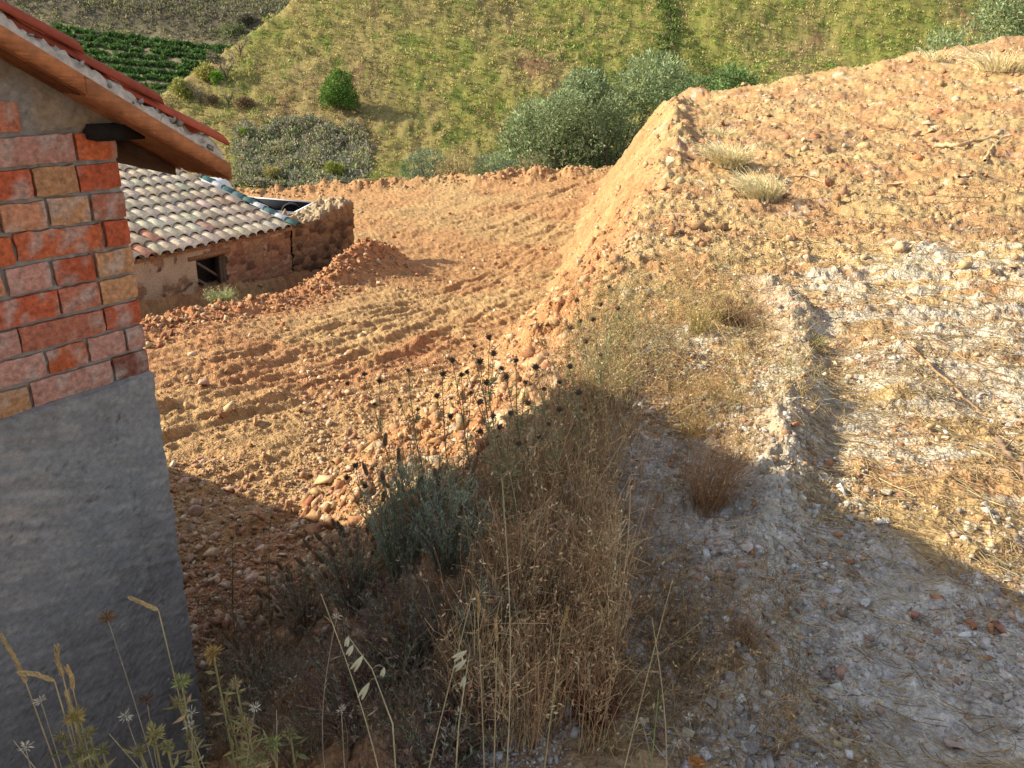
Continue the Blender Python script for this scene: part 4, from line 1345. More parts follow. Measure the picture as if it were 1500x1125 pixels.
# line of dark growth in the gully
gp = []
for v in np.linspace(-6, 132, 60):
    q_, _t = hillpt_(971 + 8 * math.sin(v / 22.) + .05 * v, v)
    gp.append(q_)
gp = np.repeat(np.array(gp), 7, 0) + rng.normal(0, .45, (420, 2))
mb = MB()
tufts(mb, gp[:, 0], gp[:, 1], H(gp[:, 0], gp[:, 1]), rng.uniform(.25, .6, 420), pick(420, [(.10, .17, .04), (.14, .22, .05), (.07, .11, .035), (.20, .17, .09)]), 22, .35, .2)
tag(mb.build('gully_undergrowth', M_PLANT), kind='stuff')
# greyer scrub patch low on the left
mb = MB()
pts = []
U = rng.uniform(345, 560, 2600); Vv = rng.uniform(180, 285, 2600)
for u, v in zip(U, Vv):
    if ((u - 435) / 112) ** 2 + ((v - 236) / 62) ** 2 < 1 + .25 * math.sin(u / 9.):
        d_ = ray(u, v); tt = np.arange(44, 75, .15) / d_[1]; pz = EYE + tt * d_[2]
        kk = int(np.argmax(pz < z_hill(tt * d_[0], tt * d_[1])))
        pts.append((tt[kk] * d_[0], tt[kk] * d_[1]))
pts = np.array(pts)
C = pick(len(pts), [(.25, .26, .19), (.32, .31, .25), (.22, .27, .12), (.34, .34, .15), (.34, .27, .20)], [.3, .25, .15, .15, .15])
tufts(mb, pts[:, 0], pts[:, 1], H(pts[:, 0], pts[:, 1]), rng.uniform(.3, .62, len(pts)), C, 16, .35, .22)
tag(mb.build('grey_scrub', M_PLANT), kind='stuff')


def crown(mb, blobs, n, leaf, C, cvar=.18, droop=0., aspect=.45):
    """leaf clumps spread through and on the shells of several blobs"""
    w_ = np.array([b[3] ** 2 for b in blobs]); w_ = w_ / w_.sum()
    bi = rng.choice(len(blobs), n, p=w_)
    B = np.array([b[:3] for b in blobs])[bi]; Rr = np.array([b[3] for b in blobs])[bi]
    d = rng.normal(size=(n, 3)); d /= np.linalg.norm(d, axis=1, keepdims=True)
    rr = rng.uniform(.45, 1.0, n) ** .6
    lump = 1 + .28 * noise(d[:, 0] * 2.3 + bi * 3.1, d[:, 1] * 2.3 + d[:, 2] * 1.7)
    P = B + d * (Rr * rr * lump)[:, None] * np.array([1, 1, .85])
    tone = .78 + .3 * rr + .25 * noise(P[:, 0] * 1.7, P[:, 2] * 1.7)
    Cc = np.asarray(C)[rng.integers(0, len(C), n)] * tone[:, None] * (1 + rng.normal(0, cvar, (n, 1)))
    D = d * .7 + rng.normal(0, .6, (n, 3)); D[:, 2] += .25 - droop
    leaves(mb, P, D, rng.normal(size=(n, 3)), leaf * rng.uniform(.6, 1.5, n), leaf * aspect * rng.uniform(.7, 1.3, n), Cc)


def hillpt(u, v, y0=30, y1=140):
    d_ = ray(u, v); tt = np.arange(y0, y1, .1) / d_[1]; pz = EYE + tt * d_[2]
    kk = int(np.argmax(pz < z_hill(tt * d_[0], tt * d_[1])))
    return np.array([tt[kk] * d_[0], tt[kk] * d_[1]]), tt[kk]


def limbs(mb, h, spread, n, r0, C, seedk=0, wiggle=.12):
    rg = np.random.default_rng(seedk)
    k = 7
    s = np.linspace(0, 1, k)
    P = []; Rr = []
    for i in range(n):
        az = i * 2.4 + rg.uniform(-.5, .5); out = spread * rg.uniform(.5, 1.1)
        base_h = h * rg.uniform(.08, .35)
        path = np.stack([np.cos(az) * out * s ** 1.3, np.sin(az) * out * s ** 1.3, base_h * (s > 0) * 0 + s * h * rg.uniform(.75, 1.05)], 1)
        path[1:] += rg.normal(0, wiggle * h * .25, (k - 1, 3)) * s[1:, None]
        P.append(path); Rr.append(r0 * (1 - .85 * s))
    tubes(mb, np.array(P), np.array(Rr), C, 5)
    return np.array(P)


def tree(name, label, cat, xy, z, h, blobs, nleaf, leaf, C, trunk_h, tr, group=None, tc=(.13, .10, .075), aspect=.45, nl=6):
    root = empty(name, (xy[0], xy[1], z))
    tag(root, label, cat, group)
    mb = MB(); limbs(mb, h * .75, h * .3, nl, tr, tc, int(abs(xy[0]) * 100) + 1)
    mb.build('trunk', M_WOOD, root)
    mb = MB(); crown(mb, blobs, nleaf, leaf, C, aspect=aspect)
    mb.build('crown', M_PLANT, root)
    return root


# pine on the hillside
pxy, tt_ = hillpt(497, 163)
pz = float(z_hill(pxy[0:1], pxy[1:2])[0]); ph = 58 / FPX * tt_ * .98
blobs = [(0, 0, ph * .62, ph * .34), (ph * .12, 0, ph * .80, ph * .22), (-.15 * ph, 0, ph * .42, ph * .33), (.20 * ph, -.1 * ph, ph * .40, ph * .32), (0, .15 * ph, ph * .3, ph * .34), (-.05 * ph, 0, ph * .9, ph * .14), (.32 * ph, 0, ph * .25, ph * .22), (-.32 * ph, 0, ph * .22, ph * .2)]
tree('pine_tree', 'dense dark green round pine standing alone on the far hillside', 'pine tree', pxy, pz, ph, blobs, 9000, ph * .050, [(.075, .165, .03), (.11, .22, .035), (.05, .12, .025), (.16, .28, .05)], ph * .3, ph * .05, aspect=.35)

# olive trees behind the end of the yard
OL = [(.28, .34, .18), (.22, .28, .14), (.37, .42, .26), (.25, .32, .16), (.15, .21, .09)]
OLD = [(.15, .23, .08), (.19, .28, .11), (.10, .17, .06)]


def bush_px(name, label, cat, u0, u1, vt, Y, C, nleaf, leaf, seed, group=None, aspect=.3, vb=None, lean=0, nb=9):
    """a shrub filling the given width and top height when it stands Y metres away"""
    rg = np.random.default_rng(seed)
    um = (u0 + u1) / 2
    d_ = ray(um, 260 if vb is None else vb); t_ = Y / d_[1]
    x0 = d_[0] * t_
    zg = float(base(np.array([x0]), np.array([Y]))[0]) - .1
    dt = ray(um, vt); ztop = EYE + dt[2] * Y / dt[1]
    h = ztop - zg; wd = (u1 - u0) / FPX * t_
    bl = []
    for i in range(nb):
        f = (i + .5) / nb; xx = (f - .5) * wd * .72
        hh = h * (.55 + .45 * math.sin(math.pi * (f * .8 + .1)) + lean * (f - .5))
        r_ = min(wd * rg.uniform(.20, .28), h * .3)
        hh = min(hh, h)
        bl.append((xx, rg.uniform(-.25, .25) * wd, hh - r_ * .9, r_))
        bl.append((xx * 1.05, rg.uniform(-.3, .2) * wd, (hh - r_) * rg.uniform(.45, .7), r_ * 1.15))
        bl.append((xx * 1.0, rg.uniform(-.3, .1) * wd, (hh - r_) * rg.uniform(.15, .35), r_ * 1.1))
    return tree(name, label, cat, (x0, Y), zg, h, bl, nleaf, leaf, C, h * .3, max(.03, h * .02), group, aspect=aspect, nl=9)


G1 = 'olive trees and shrubs beyond the yard'
bush_px('olive_tree', 'tallest grey green olive tree behind the top end of the dirt bank', 'olive tree', 862, 1018, 70, 29.5, OL, 26000, .16, 1, G1)
bush_px('olive_tree', 'broad silvery olive tree just left of the tallest one beyond the yard', 'olive tree', 795, 900, 96, 29.0, OL, 18000, .16, 2, G1)
bush_px('olive_tree', 'lower rounded olive tree at the left of the olive clump', 'olive tree', 728, 836, 140, 28.4, OL, 14000, .15, 3, G1)
bush_px('olive_tree', 'dense olive shrub touching the dirt bank, below the tallest olive', 'olive tree', 850, 925, 135, 27.6, OL, 7000, .13, 4, G1)
bush_px('olive_tree', 'olive low in the middle of the clump, half hidden by its neighbours', 'olive tree', 775, 875, 128, 27.4, OL, 12000, .13, 21, G1)
bush_px('shrub', 'dark green rounded shrub rising right behind the bank crest', 'shrub', 1005, 1090, 92, 24.5, OLD, 12000, .13, 5, G1)
bush_px('shrub', 'small green shrub between the tallest olive and the dark shrub', 'shrub', 960, 1030, 104, 25.0, [(.12, .19, .07), (.15, .22, .10)], 4000, .12, 6, G1)
bush_px('olive_bush', 'small round blue green bush on the yard edge, left of the straw bush', 'bush', 588, 658, 216, 26.4, [(.15, .22, .15), (.19, .26, .18), (.11, .17, .11)], 3600, .10, 7, G1, nb=5)
bush_px('olive_bush', 'low blue green bush on the yard edge, right of the straw bush', 'bush', 690, 758, 220, 26.4, [(.16, .23, .15), (.19, .26, .17)], 3200, .10, 8, G1, nb=5)
bush_px('dry_bush', 'straw coloured dry bush between two blue green bushes', 'bush', 638, 702, 222, 26.2, [(.46, .36, .18), (.38, .30, .15), (.5, .42, .24)], 2600, .12, 9, G1, .18, nb=5)
bush_px('dry_bush', 'thin pale dry stalks in front of the olive clump at the yard edge', 'bush', 752, 805, 222, 26.2, [(.42, .36, .22), (.30, .28, .16), (.25, .30, .16)], 1500, .16, 10, G1, .12, nb=5)
G2 = 'olive trees on the right skyline'
bush_px('olive_tree', 'large olive tree on the skyline at the top right corner', 'olive tree', 1348, 1462, -34, 24.5, OL, 9000, .14, 11, G2)
bush_px('olive_tree', 'yellower olive tree cut by the right edge of the frame', 'olive tree', 1425, 1570, -16, 23.8, [(.19, .25, .09), (.24, .30, .12), (.14, .19, .07)], 9000, .14, 12, G2)
bush_px('olive_tree', 'small low grey olive left of the skyline olives', 'olive tree', 1282, 1374, 34, 23.6, OL, 4500, .12, 13, G2, nb=6)

# bare almond trees and little bushes on the spur
G3 = 'bare trees on the left spur'
for i, (u, v, hp, lab) in enumerate([(293, 153, 26, 'small bare tree on the spur just above the shed eave'), (335, 153, 26, 'bare spreading tree on the spur below the bright green bush'),
                                      (332, 118, 34, 'tallest bare grey tree beside the bright green bush'), (352, 82, 26, 'bare leaning tree highest on the spur')]):
    xy, tt_ = hillpt(u, v)
    z = float(H(xy[0:1], xy[1:2])[0]); h = hp / FPX * tt_
    root = empty('bare_tree', (xy[0], xy[1], z - .05)); tag(root, lab, 'tree', G3)
    mb = MB(); P = limbs(mb, h, h * .55, 9, h * .030, (.17, .14, .115), 40 + i, .35)
    mb.build('trunk', M_WOOD, root)
    mb = MB(); k = 110
    src = P[rng.integers(0, 9, k), rng.integers(3, 7, k)]
    dirs = rng.normal(size=(k, 3)) * [1, 1, .6]; dirs[:, 2] += .5
    s = np.linspace(0, 1, 4)[None, :, None]
    tubes(mb, src[:, None] + dirs[:, None] * s * h * .16, np.linspace(.011, .004, 4)[None] * h, (.24, .20, .16), 3)
    mb.build('crown', M_WOOD, root)
G4 = 'bushes on the left spur'
for i, (u, v, wp, hp, C, lab) in enumerate([
        (319, 126, 14, 22, [(.16, .30, .04), (.22, .38, .06)], 'bright green little bush beside the bare grey tree'),
        (300, 120, 44, 26, [(.36, .33, .09), (.28, .28, .08), (.42, .38, .14)], 'yellow green round bush at the left rim of the spur'),
        (268, 145, 36, 28, [(.33, .32, .10), (.26, .27, .08)], 'yellowish bush left of the first bare tree'),
        (312, 92, 22, 16, [(.22, .20, .13), (.17, .17, .10)], 'grey brown bush high on the rim of the spur'),
        (345, 62, 60, 26, [(.14, .18, .08), (.20, .22, .11)], 'dark green thicket near the top of the spur'),
        (310, 155, 26, 14, [(.24, .18, .12)], 'brown low bush between the two lower bare trees'),
        (360, 158, 34, 16, [(.22, .15, .09), (.27, .2, .12)], 'reddish brown low bush right of the bare trees'),
        (493, 258, 36, 22, [(.34, .36, .09), (.28, .32, .08)], 'yellow green bush at the bottom of the grey scrub'),
        (398, 262, 34, 18, [(.36, .32, .13)], 'straw green bush above the pickup'),
        (360, 206, 16, 12, [(.24, .33, .06)], 'light green tuft on the left edge of the grey scrub'),
        (357, 40, 24, 20, [(.18, .17, .12)], 'grey bush on the skyline of the spur')]):
    xy, tt_ = hillpt(u, v); z = float(H(xy[0:1], xy[1:2])[0]); wd = wp / FPX * tt_; h = hp / FPX * tt_
    bl = [(rng.uniform(-.25, .25) * wd, rng.uniform(-.2, .2) * wd, h * rng.uniform(.3, .65), min(wd, h) * rng.uniform(.28, .42)) for _ in range(7)]
    root = empty('bush', (xy[0], xy[1], z)); tag(root, lab, 'bush', G4)
    mb = MB(); crown(mb, bl, 1100, .13 * h + .05, C); mb.build('foliage', M_PLANT, root)

# vineyard rows on the opposite slope
vlabs = ['lowest'] + 'second third fourth fifth sixth seventh eighth ninth tenth eleventh twelfth thirteenth fourteenth fifteenth sixteenth seventeenth eighteenth nineteenth twentieth'.split()
rows = list(np.linspace(86, 123, 21))
for i, yr in enumerate(rows):
    mb = MB(); n = 800
    xr = rng.uniform(-75, np.interp(yr, [88, 123], [-30, -17]), n)
    keep = fbm(xr / 3 + i * 5, xr * 0 + yr, 3) > -.42
    xr = xr[keep]; yy = yr - .10 * (xr + 45) + .25 * noise(xr / 4, xr * 0 + i)
    zz_ = H(xr, yy)
    C = pick(len(xr), [(.085, .17, .05), (.13, .23, .07), (.06, .12, .035)])
    tufts(mb, xr, yy + rng.normal(0, .12, len(xr)), zz_, rng.uniform(.5, .85, len(xr)), C, 10, .6, .55)
    o = mb.build('vine_row', M_PLANT, origin=(-45, yr, float(np.mean(zz_))))
    tag(o, ('%s green row of vines on the opposite slope, counted up from the valley' % vlabs[i]) if i < 20 else 'topmost green row of vines below the grey brown bank', 'vines', 'vineyard rows')
for i, yr in enumerate((142, 144.5, 147)):
    mb = MB(); n = 700
    xr = rng.uniform(-95, -38, n); yy = yr + .25 * noise(xr / 4, xr * 0 + i)
    tufts(mb, xr, yy, H(xr, yy), rng.uniform(.5, .85, n), pick(n, [(.07, .19, .03), (.10, .24, .04)]), 9, .55, .5)
    o = mb.build('vine_row', M_PLANT, origin=(-60, yr, 6))
    tag(o, ('lower', 'middle', 'upper')[i] + ' vine row of the small plot above the grey brown bank', 'vines', 'upper vineyard rows')
# scrub on the bank above the vineyard
mb = MB(); n = 7000
xr = rng.uniform(-90, -5, n); yy = 132 - .12 * (xr + 45) + rng.normal(0, 4, n)
k = xr < np.interp(yy, [100, 140], [-15, -8]); xr, yy = xr[k], yy[k]
tufts(mb, xr, yy, H(xr, yy), rng.uniform(.4, 1.0, len(xr)), pick(len(xr), [(.20, .18, .15), (.27, .24, .18), (.16, .18, .09), (.28, .28, .14)]), 9, .5, .3)
tag(mb.build('bank_scrub', M_PLANT), kind='stuff')

# ================================================================ near plants
def gz1(x, y):
    return float(H(np.array([float(x)]), np.array([float(y)]))[0])


def blades(mb, B, h, lean, C, r=.0013, droop=.25, k=5, jitter=.3):
    """B n,3 bases; h n heights; lean n,2 sideways reach of the tip"""
    n = len(B); s = np.linspace(0, 1, k)[None, :, None]
    h = np.asarray(h)[:, None, None]
    L = np.concatenate([lean, np.zeros((n, 1))], 1)[:, None]
    w1 = rng.normal(0, 1, (n, 1, 3)) * jitter * .12 * h
    P = B[:, None] + L * s ** 1.7 + np.array([0, 0, 1.]) * h * (s - droop * s ** 3 * rng.uniform(0, 1, (n, 1, 1))) + w1 * np.sin(s * np.pi)
    R = (r * rng.uniform(.7, 1.3, (n, 1))) * (1 - .65 * s[0, :, 0])[None]
    tubes(mb, P, R, C, 3)
    return P


def px_world(u, v, Y):
    d_ = ray(u, v); return np.array([0, 0, EYE]) + d_ * (Y / d_[1])


def spiky_head(mb, c, r, C, n=34, up=.4, core=.55):
    V = ICO_V * r * core + c
    mb.add(V, ICO_F, np.array(C) * .7)
    D = rng.normal(size=(n, 3)); D[:, 2] = D[:, 2] * .8 + up; D /= np.linalg.norm(D, axis=1, keepdims=True)
    leaves(mb, c + D * r * .3, D, rng.normal(size=(n, 3)), r * rng.uniform(.8, 1.3, n), r * .22, np.array(C) * (1 + rng.normal(0, .2, (n, 1))))


def along(P, f):
    """point of a polyline path at fraction f"""
    k = len(P) - 1; i = min(int(f * k), k - 1); q = f * k - i
    return P[i] * (1 - q) + P[i + 1] * q


STEMC = np.array([.30, .25, .14])


def thistle(bu, bv, tops, label, leafy=1.0, col=(.15, .105, .075), hr=.0135, stemc=STEMC, name='thistle', group='dark headed thistles on the bank lip'):
    p = hit(bu, bv); p[2] = gz1(p[0], p[1]) - .01
    root = empty(name, tuple(p)); tag(root, label, 'thistle', group)
    sm, lm = MB(), MB()
    main = None
    for i, (u, v) in enumerate(tops):
        t = px_world(u, v, p[1] + rng.uniform(-.06, .05)) - p
        s = np.linspace(0, 1, 8)[:, None]
        if main is None:
            P = t * s + np.array([rng.normal(0, .02), rng.normal(0, .02), 0]) * np.sin(s * np.pi) + rng.normal(0, .003, (8, 3)) * s
            main = P
        else:
            f = rng.uniform(.35, .72); st = along(main, f)
            P = st + (t - st) * s + np.array([0, 0, -.02]) * np.sin(s * np.pi) * rng.uniform(.3, 1)
        tubes(sm, P[None], np.linspace(.0030 if i == 0 else .0019, .0013, 8)[None], stemc * rng.uniform(.8, 1.2), 4)
        n = int((60 if i == 0 else 26) * leafy)
        f = rng.uniform(.08, .97, n); Q = np.array([along(P, a) for a in f])
        D = rng.normal(size=(n, 3)) * [1, 1, .25] + [0, 0, .5]
        lc = np.array([(.32, .34, .18), (.24, .28, .14), (.42, .33, .18)])[rng.integers(0, 3, n)] * (1 + rng.normal(0, .15, (n, 1)))
        leaves(lm, Q, D, rng.normal(size=(n, 3)), rng.uniform(.018, .045, n) * (1.2 - .6 * f), rng.uniform(.003, .006, n), lc)
        hm = MB(); spiky_head(hm, t * 1.0, hr * rng.uniform(.6, 1.1), col, 70, .25, .78)
        hm.build('flower_head', M_PLANT, root)
    sm.build('stem', M_PLANT, root)
    lm.build('leaves', M_PLANT, root)


TH_ = [
    (600, 770, [(534, 548), (509, 562), (556, 558), (548, 592)], 'tallest thistle at the left end, its bare dark tip forking in three', 1.1),
    (640, 760, [(598, 543), (585, 585), (612, 600)], 'thistle with one round dark head, second from the left end'),
    (560, 840, [(520, 682), (508, 700), (535, 712)], 'short dark thistle low at the left beside the grey green shrubs', 1.3),
    (668, 750, [(649, 548), (640, 580), (660, 610)], 'slim thistle with two dark heads, left of the crowded middle'),
    (700, 740, [(663, 528), (676, 549), (690, 575)], 'thistle leaning left with a round dark head over bare yard'),
    (735, 730, [(695, 507), (703, 530), (684, 545), (712, 560)], 'thistle with four heads just left of the highest one'),
    (755, 720, [(716, 494), (723, 518), (735, 540)], 'thistle carrying the highest and largest head of the middle group'),
    (780, 725, [(756, 528), (742, 552), (770, 560)], 'thistle with spread heads right of the highest head'),
    (800, 715, [(785, 538), (773, 590), (797, 570)], 'thistle right of centre with a dark head against pale rubble'),
    (745, 790, [(703, 589), (703, 632), (722, 610)], 'lower thistle in the middle with heads against the lit bank'),
    (780, 800, [(732, 626), (760, 650), (748, 605)], 'low crowded thistle near the brown weeds in the middle'),
    (835, 760, [(804, 621), (820, 600), (790, 640)], 'thistle at the right of the brown weeds with purple brown heads'),
    (860, 690, [(835, 537), (820, 560), (848, 575)], 'thistle on the lip near the cream stone'),
    (885, 640, [(868, 468), (858, 500), (880, 520)], 'upright thistle on the lip above the shadow peak'),
    (905, 610, [(892, 420), (905, 452), (880, 446)], 'tall thin thistle where the lip meets the bank'),
    (870, 600, [(845, 440), (850, 470), (835, 480)], 'pale thistle leaning over the bank edge'),
]
for q in TH_:
    thistle(q[0], q[1], q[2], q[3], q[4] if len(q) > 4 else 1.0)
for u, v, uu, vv, lab in ((1085, 672, 1085, 648, 'little dark seed head pair above the brown dry clump'), (400, 960, 398, 758, 'thin dark thistle standing alone in front of the shaded rubble'),
                          (350, 960, 352, 770, 'slender dark weed nearest the cement wall corner')):
    thistle(u, v, [(uu, vv), (uu - 12, vv + 18)], lab, .5, hr=.010, group='thin dark weeds')

# lavender like shrubs, grey green with brown seed spikes
LG = [(.38, .43, .30), (.46, .50, .37), (.28, .34, .21)]
LB = [(.30, .20, .16), (.23, .17, .15), (.36, .26, .17)]


def lavender(u, v, hpx, wpx, label, green=.6, heads=16, n=120, cat='shrub', dry=False):
    p = hit(u, v); p[2] = gz1(p[0], p[1]) - .02
    dep = proj(p)[2]; h = hpx / FPX * dep; wd = wpx / FPX * dep
    root = empty('lavender_shrub', tuple(p)); tag(root, label, cat, 'lavender shrubs on the shaded bank')
    a = rng.random(n) * 2 * np.pi; r = np.sqrt(rng.random(n))
    B = np.stack([np.cos(a) * r * wd * .18, np.sin(a) * r * wd * .18, np.zeros(n)], 1)
    lean = np.stack([np.cos(a), np.sin(a)], 1) * (r * wd * .42)[:, None]
    hh = h * rng.uniform(.55, 1.05, n) * (1 - .3 * r ** 2)
    sm, lm = MB(), MB()
    isg = rng.random(n) < green
    pal_g, pal_b = np.array(LG), np.array(LB)
    sc_ = np.where(isg[:, None], pal_g[rng.integers(0, 3, n)], pal_b[rng.integers(0, 3, n)])
    P = blades(sm, B, hh, lean, sc_ * .8, .0016, .1, 6)
    m = 26
    f = rng.uniform(.35, 1.0, (n, m)); idx = f * 4.999; i0 = idx.astype(int); fr = (idx - i0)[..., None]
    rows_ = np.arange(n)[:, None]
    Q = P[rows_, i0] * (1 - fr) + P[rows_, np.minimum(i0 + 1, 5)] * fr
    D = rng.normal(size=(n, m, 3)) * [.7, .7, .3] + [0, 0, 1.1]
    C = np.repeat(sc_[:, None], m, 1) * (1 + rng.normal(0, .18, (n, m, 1)))
    leaves(lm, Q.reshape(-1, 3), D.reshape(-1, 3), rng.normal(size=(n * m, 3)), rng.uniform(.010, .024, n * m), rng.uniform(.0022, .004, n * m), C.reshape(-1, 3))
    sm.build('stems', M_PLANT, root); lm.build('leaves', M_PLANT, root)
    for k in rng.choice(n, heads, replace=False):
        # seed spike: whorls of small brown bracts on a tapering core
        t = P[k, -1]; dv = P[k, -1] - P[k, -2]; dv /= np.linalg.norm(dv)
        hm = MB(); L = .045 * rng.uniform(.8, 1.3); kk = 7
        cpath = t + dv * np.linspace(-.2, 1, kk)[:, None] * L
        tubes(hm, cpath[None], (.0075 * np.array([.5, 1, 1.1, 1.1, 1, .75, .25]))[None], (.20, .125, .07), 6)
        q = np.repeat(np.arange(9), 8); az = np.tile(np.arange(8) * 2 * np.pi / 8, 9) + q * .39
        c0 = t + dv * ((q / 9) * L * 1.1 - .2 * L)[:, None]
        Dd = np.stack([np.cos(az), np.sin(az), .8 + 0 * az], 1)
        leaves(hm, c0 + Dd * [.005, .005, .001], Dd, rng.normal(size=(72, 3)), .0065, .0042, np.array([.34, .24, .13]) * (1 + rng.normal(0, .2, (72, 1))))
        hm.build('seed_spike', M_PLANT, root)


lavender(590, 850, 235, 120, 'tall grey green lavender shrub under the leftmost thistle', .9, 8, 170)
lavender(655, 850, 175, 110, 'lavender shrub with pale green shoots beside the brown weeds', .75, 8, 140)
lavender(625, 800, 160, 110, 'pale lavender shrub standing behind the tall grey green one', .85, 8, 130)
lavender(520, 900, 150, 130, 'lavender shrub with many brown seed spikes left of centre', .45, 22, 150)
lavender(450, 930, 140, 110, 'brownish lavender shrub nearest the shaded rubble', .35, 18, 130)
lavender(600, 985, 170, 170, 'dark purple brown lavender shrub in the middle of the weeds', .15, 10, 190)
lavender(712, 960, 150, 90, 'lavender with upright silver shoots right of the dark one', .7, 6, 110)
lavender(520, 1060, 160, 170, 'dark spent lavender near the bottom with drooping oats above', .12, 6, 170)
lavender(690, 1080, 130, 130, 'low dark lavender at the bottom centre', .15, 4, 130)
lavender(385, 1010, 130, 120, 'brown lavender beside the foot of the cement wall', .2, 10, 120)
lavender(640, 1150, 150, 200, 'dark lavender cut by the bottom edge', .12, 2, 130)
lavender(770, 880, 110, 80, 'small lavender behind the brown stalks', .3, 5, 90)

# brown and straw stems: an uncountable tangle along the lip
def tangle(n, boxes, hr, cols, p=None, r=.0013, lean=.10, name='dry_weeds', droop=.3, jit=.6, heads=.0, mat=None, k=6, yfun=None):
    mb = MB(); got = []
    for (u0, u1, v0, v1, wgt) in boxes:
        q = area_px(int(n * wgt), u0, u1, v0, v1); got.append(q)
    q = np.concatenate(got); k_ = ~keep_out(q[:, 0], q[:, 1]); q = q[k_]
    kk = fbm(q[:, 0] / .18, q[:, 1] / .18, 3) > -.30; q = q[kk]
    m = len(q)
    B = np.stack([q[:, 0], q[:, 1], H(q[:, 0], q[:, 1]) - .01], 1)
    h = rng.uniform(hr[0], hr[1], m) * np.clip(.75 + .6 * fbm(q[:, 0] / .4, q[:, 1] / .4, 2), .4, 1.3)
    ln = rng.normal(0, 1, (m, 2)) * lean * (h / .3)[:, None]
    C = pick(m, cols, p, .2)
    P = blades(mb, B, h, ln, C, r, droop, k, jit)
    # side twigs and small husks
    ns = int(m * 1.4); i = rng.integers(0, m, ns); j = rng.integers(2, k, ns)
    S = P[i, j]; d = rng.normal(size=(ns, 3)) * [1, 1, .5] + [0, 0, .8]
    s = np.linspace(0, 1, 3)[None, :, None]
    tubes(mb, S[:, None] + d[:, None] * s * rng.uniform(.01, .05, (ns, 1, 1)), np.full((ns, 3), r * .6), C[i], 3)
    nh = int(m * heads)
    if nh:
        i = rng.integers(0, m, nh); j = rng.integers(3, k, nh)
        leaves(mb, P[i, j], rng.normal(size=(nh, 3)) + [0, 0, .5], rng.normal(size=(nh, 3)), rng.uniform(.008, .022, nh), rng.uniform(.003, .007, nh), C[i] * 1.15)
    return tag(mb.build(name, mat or M_DRY), kind='stuff')


BR = [(.64, .44, .23), (.50, .32, .17), (.74, .56, .32), (.38, .24, .14), (.60, .33, .17)]
tangle(2300, [(690, 900, 700, 1000, 1.0), (780, 900, 600, 740, .30), (640, 880, 960, 1125, .45), (840, 940, 600, 760, .12)], (.16, .50), BR, [.3, .2, .3, .05, .15], .0013, .055, 'brown_weeds', heads=1.5, jit=.32, droop=.15)
tangle(520, [(570, 760, 700, 830, 1.0), (740, 900, 600, 720, .5), (840, 930, 480, 620, .4)], (.18, .46), [(.36, .35, .18), (.28, .29, .15), (.44, .38, .20), (.30, .18, .12)], None, .0014, .10, 'green_brown_stalks', heads=4.5, mat=M_PLANT)
tangle(2400, [(290, 720, 880, 1125, 1.0), (100, 460, 990, 1125, .6)], (.10, .32), [(.34, .26, .19), (.26, .21, .17), (.44, .33, .21), (.22, .24, .14)], None, .0012, .13, 'dark_undergrowth', heads=2.6)
tangle(1500, [(880, 1010, 720, 1125, 1.0), (960, 1110, 560, 720, .4), (1000, 1160, 860, 1125, .45)], (.03, .17), [(.42, .28, .14), (.36, .22, .11), (.52, .38, .2)], None, .0011, .10, 'sparse_dry_grass', heads=1.6)
tangle(1500, [(870, 1010, 400, 580, .5), (820, 930, 420, 620, .6), (980, 1180, 440, 620, .4), (960, 1100, 380, 470, .2)], (.06, .30), [(.56, .42, .20), (.48, .34, .16), (.40, .38, .16), (.62, .50, .27), (.34, .2, .11)], None, .0017, .13, 'sunlit_dry_grass', heads=2.0)
tangle(700, [(1120, 1500, 330, 620, 1.0), (950, 1300, 240, 360, .5)], (.03, .12), [(.56, .43, .22), (.48, .35, .17)], None, .0022, .10, 'short_stubble', heads=1.0)

# straw and twigs lying about
mb = MB()
q = np.concatenate([area_px(3200, 900, 1500, 380, 1125), area_px(1100, 1180, 1500, 500, 850), area_px(700, 950, 1500, 180, 380)])
k_ = bank_t(q[:, 0], q[:, 1]) > .9; q = q[k_]
m = len(q); a = rng.normal(-.5, .8, m); L = rng.uniform(.03, .16, m) * np.clip(np.hypot(q[:, 0], q[:, 1]) / 3, .7, 2.2)
s = np.linspace(-.5, .5, 4)[None, :]
X_ = q[:, 0:1] + np.cos(a)[:, None] * s * L[:, None] - np.sin(a)[:, None] * (s ** 2) * (L * rng.normal(0, .4, m))[:, None]
Y_ = q[:, 1:2] + np.sin(a)[:, None] * s * L[:, None]
Z_ = H(X_.ravel(), Y_.ravel()).reshape(X_.shape); Z_ = .5 * Z_ + .5 * Z_.mean(1, keepdims=True) + rng.uniform(.003, .02, (m, 1))
tubes(mb, np.stack([X_, Y_, Z_], -1), (rng.uniform(.0007, .0018, m) * np.clip(np.hypot(q[:, 0], q[:, 1]) / 3, .8, 2.5))[:, None] * np.ones((1, 4)), pick(m, [(.54, .40, .20), (.44, .30, .15), (.62, .50, .30), (.28, .18, .11)], None, .15), 3)
tag(mb.build('straw', M_DRY), kind='stuff')


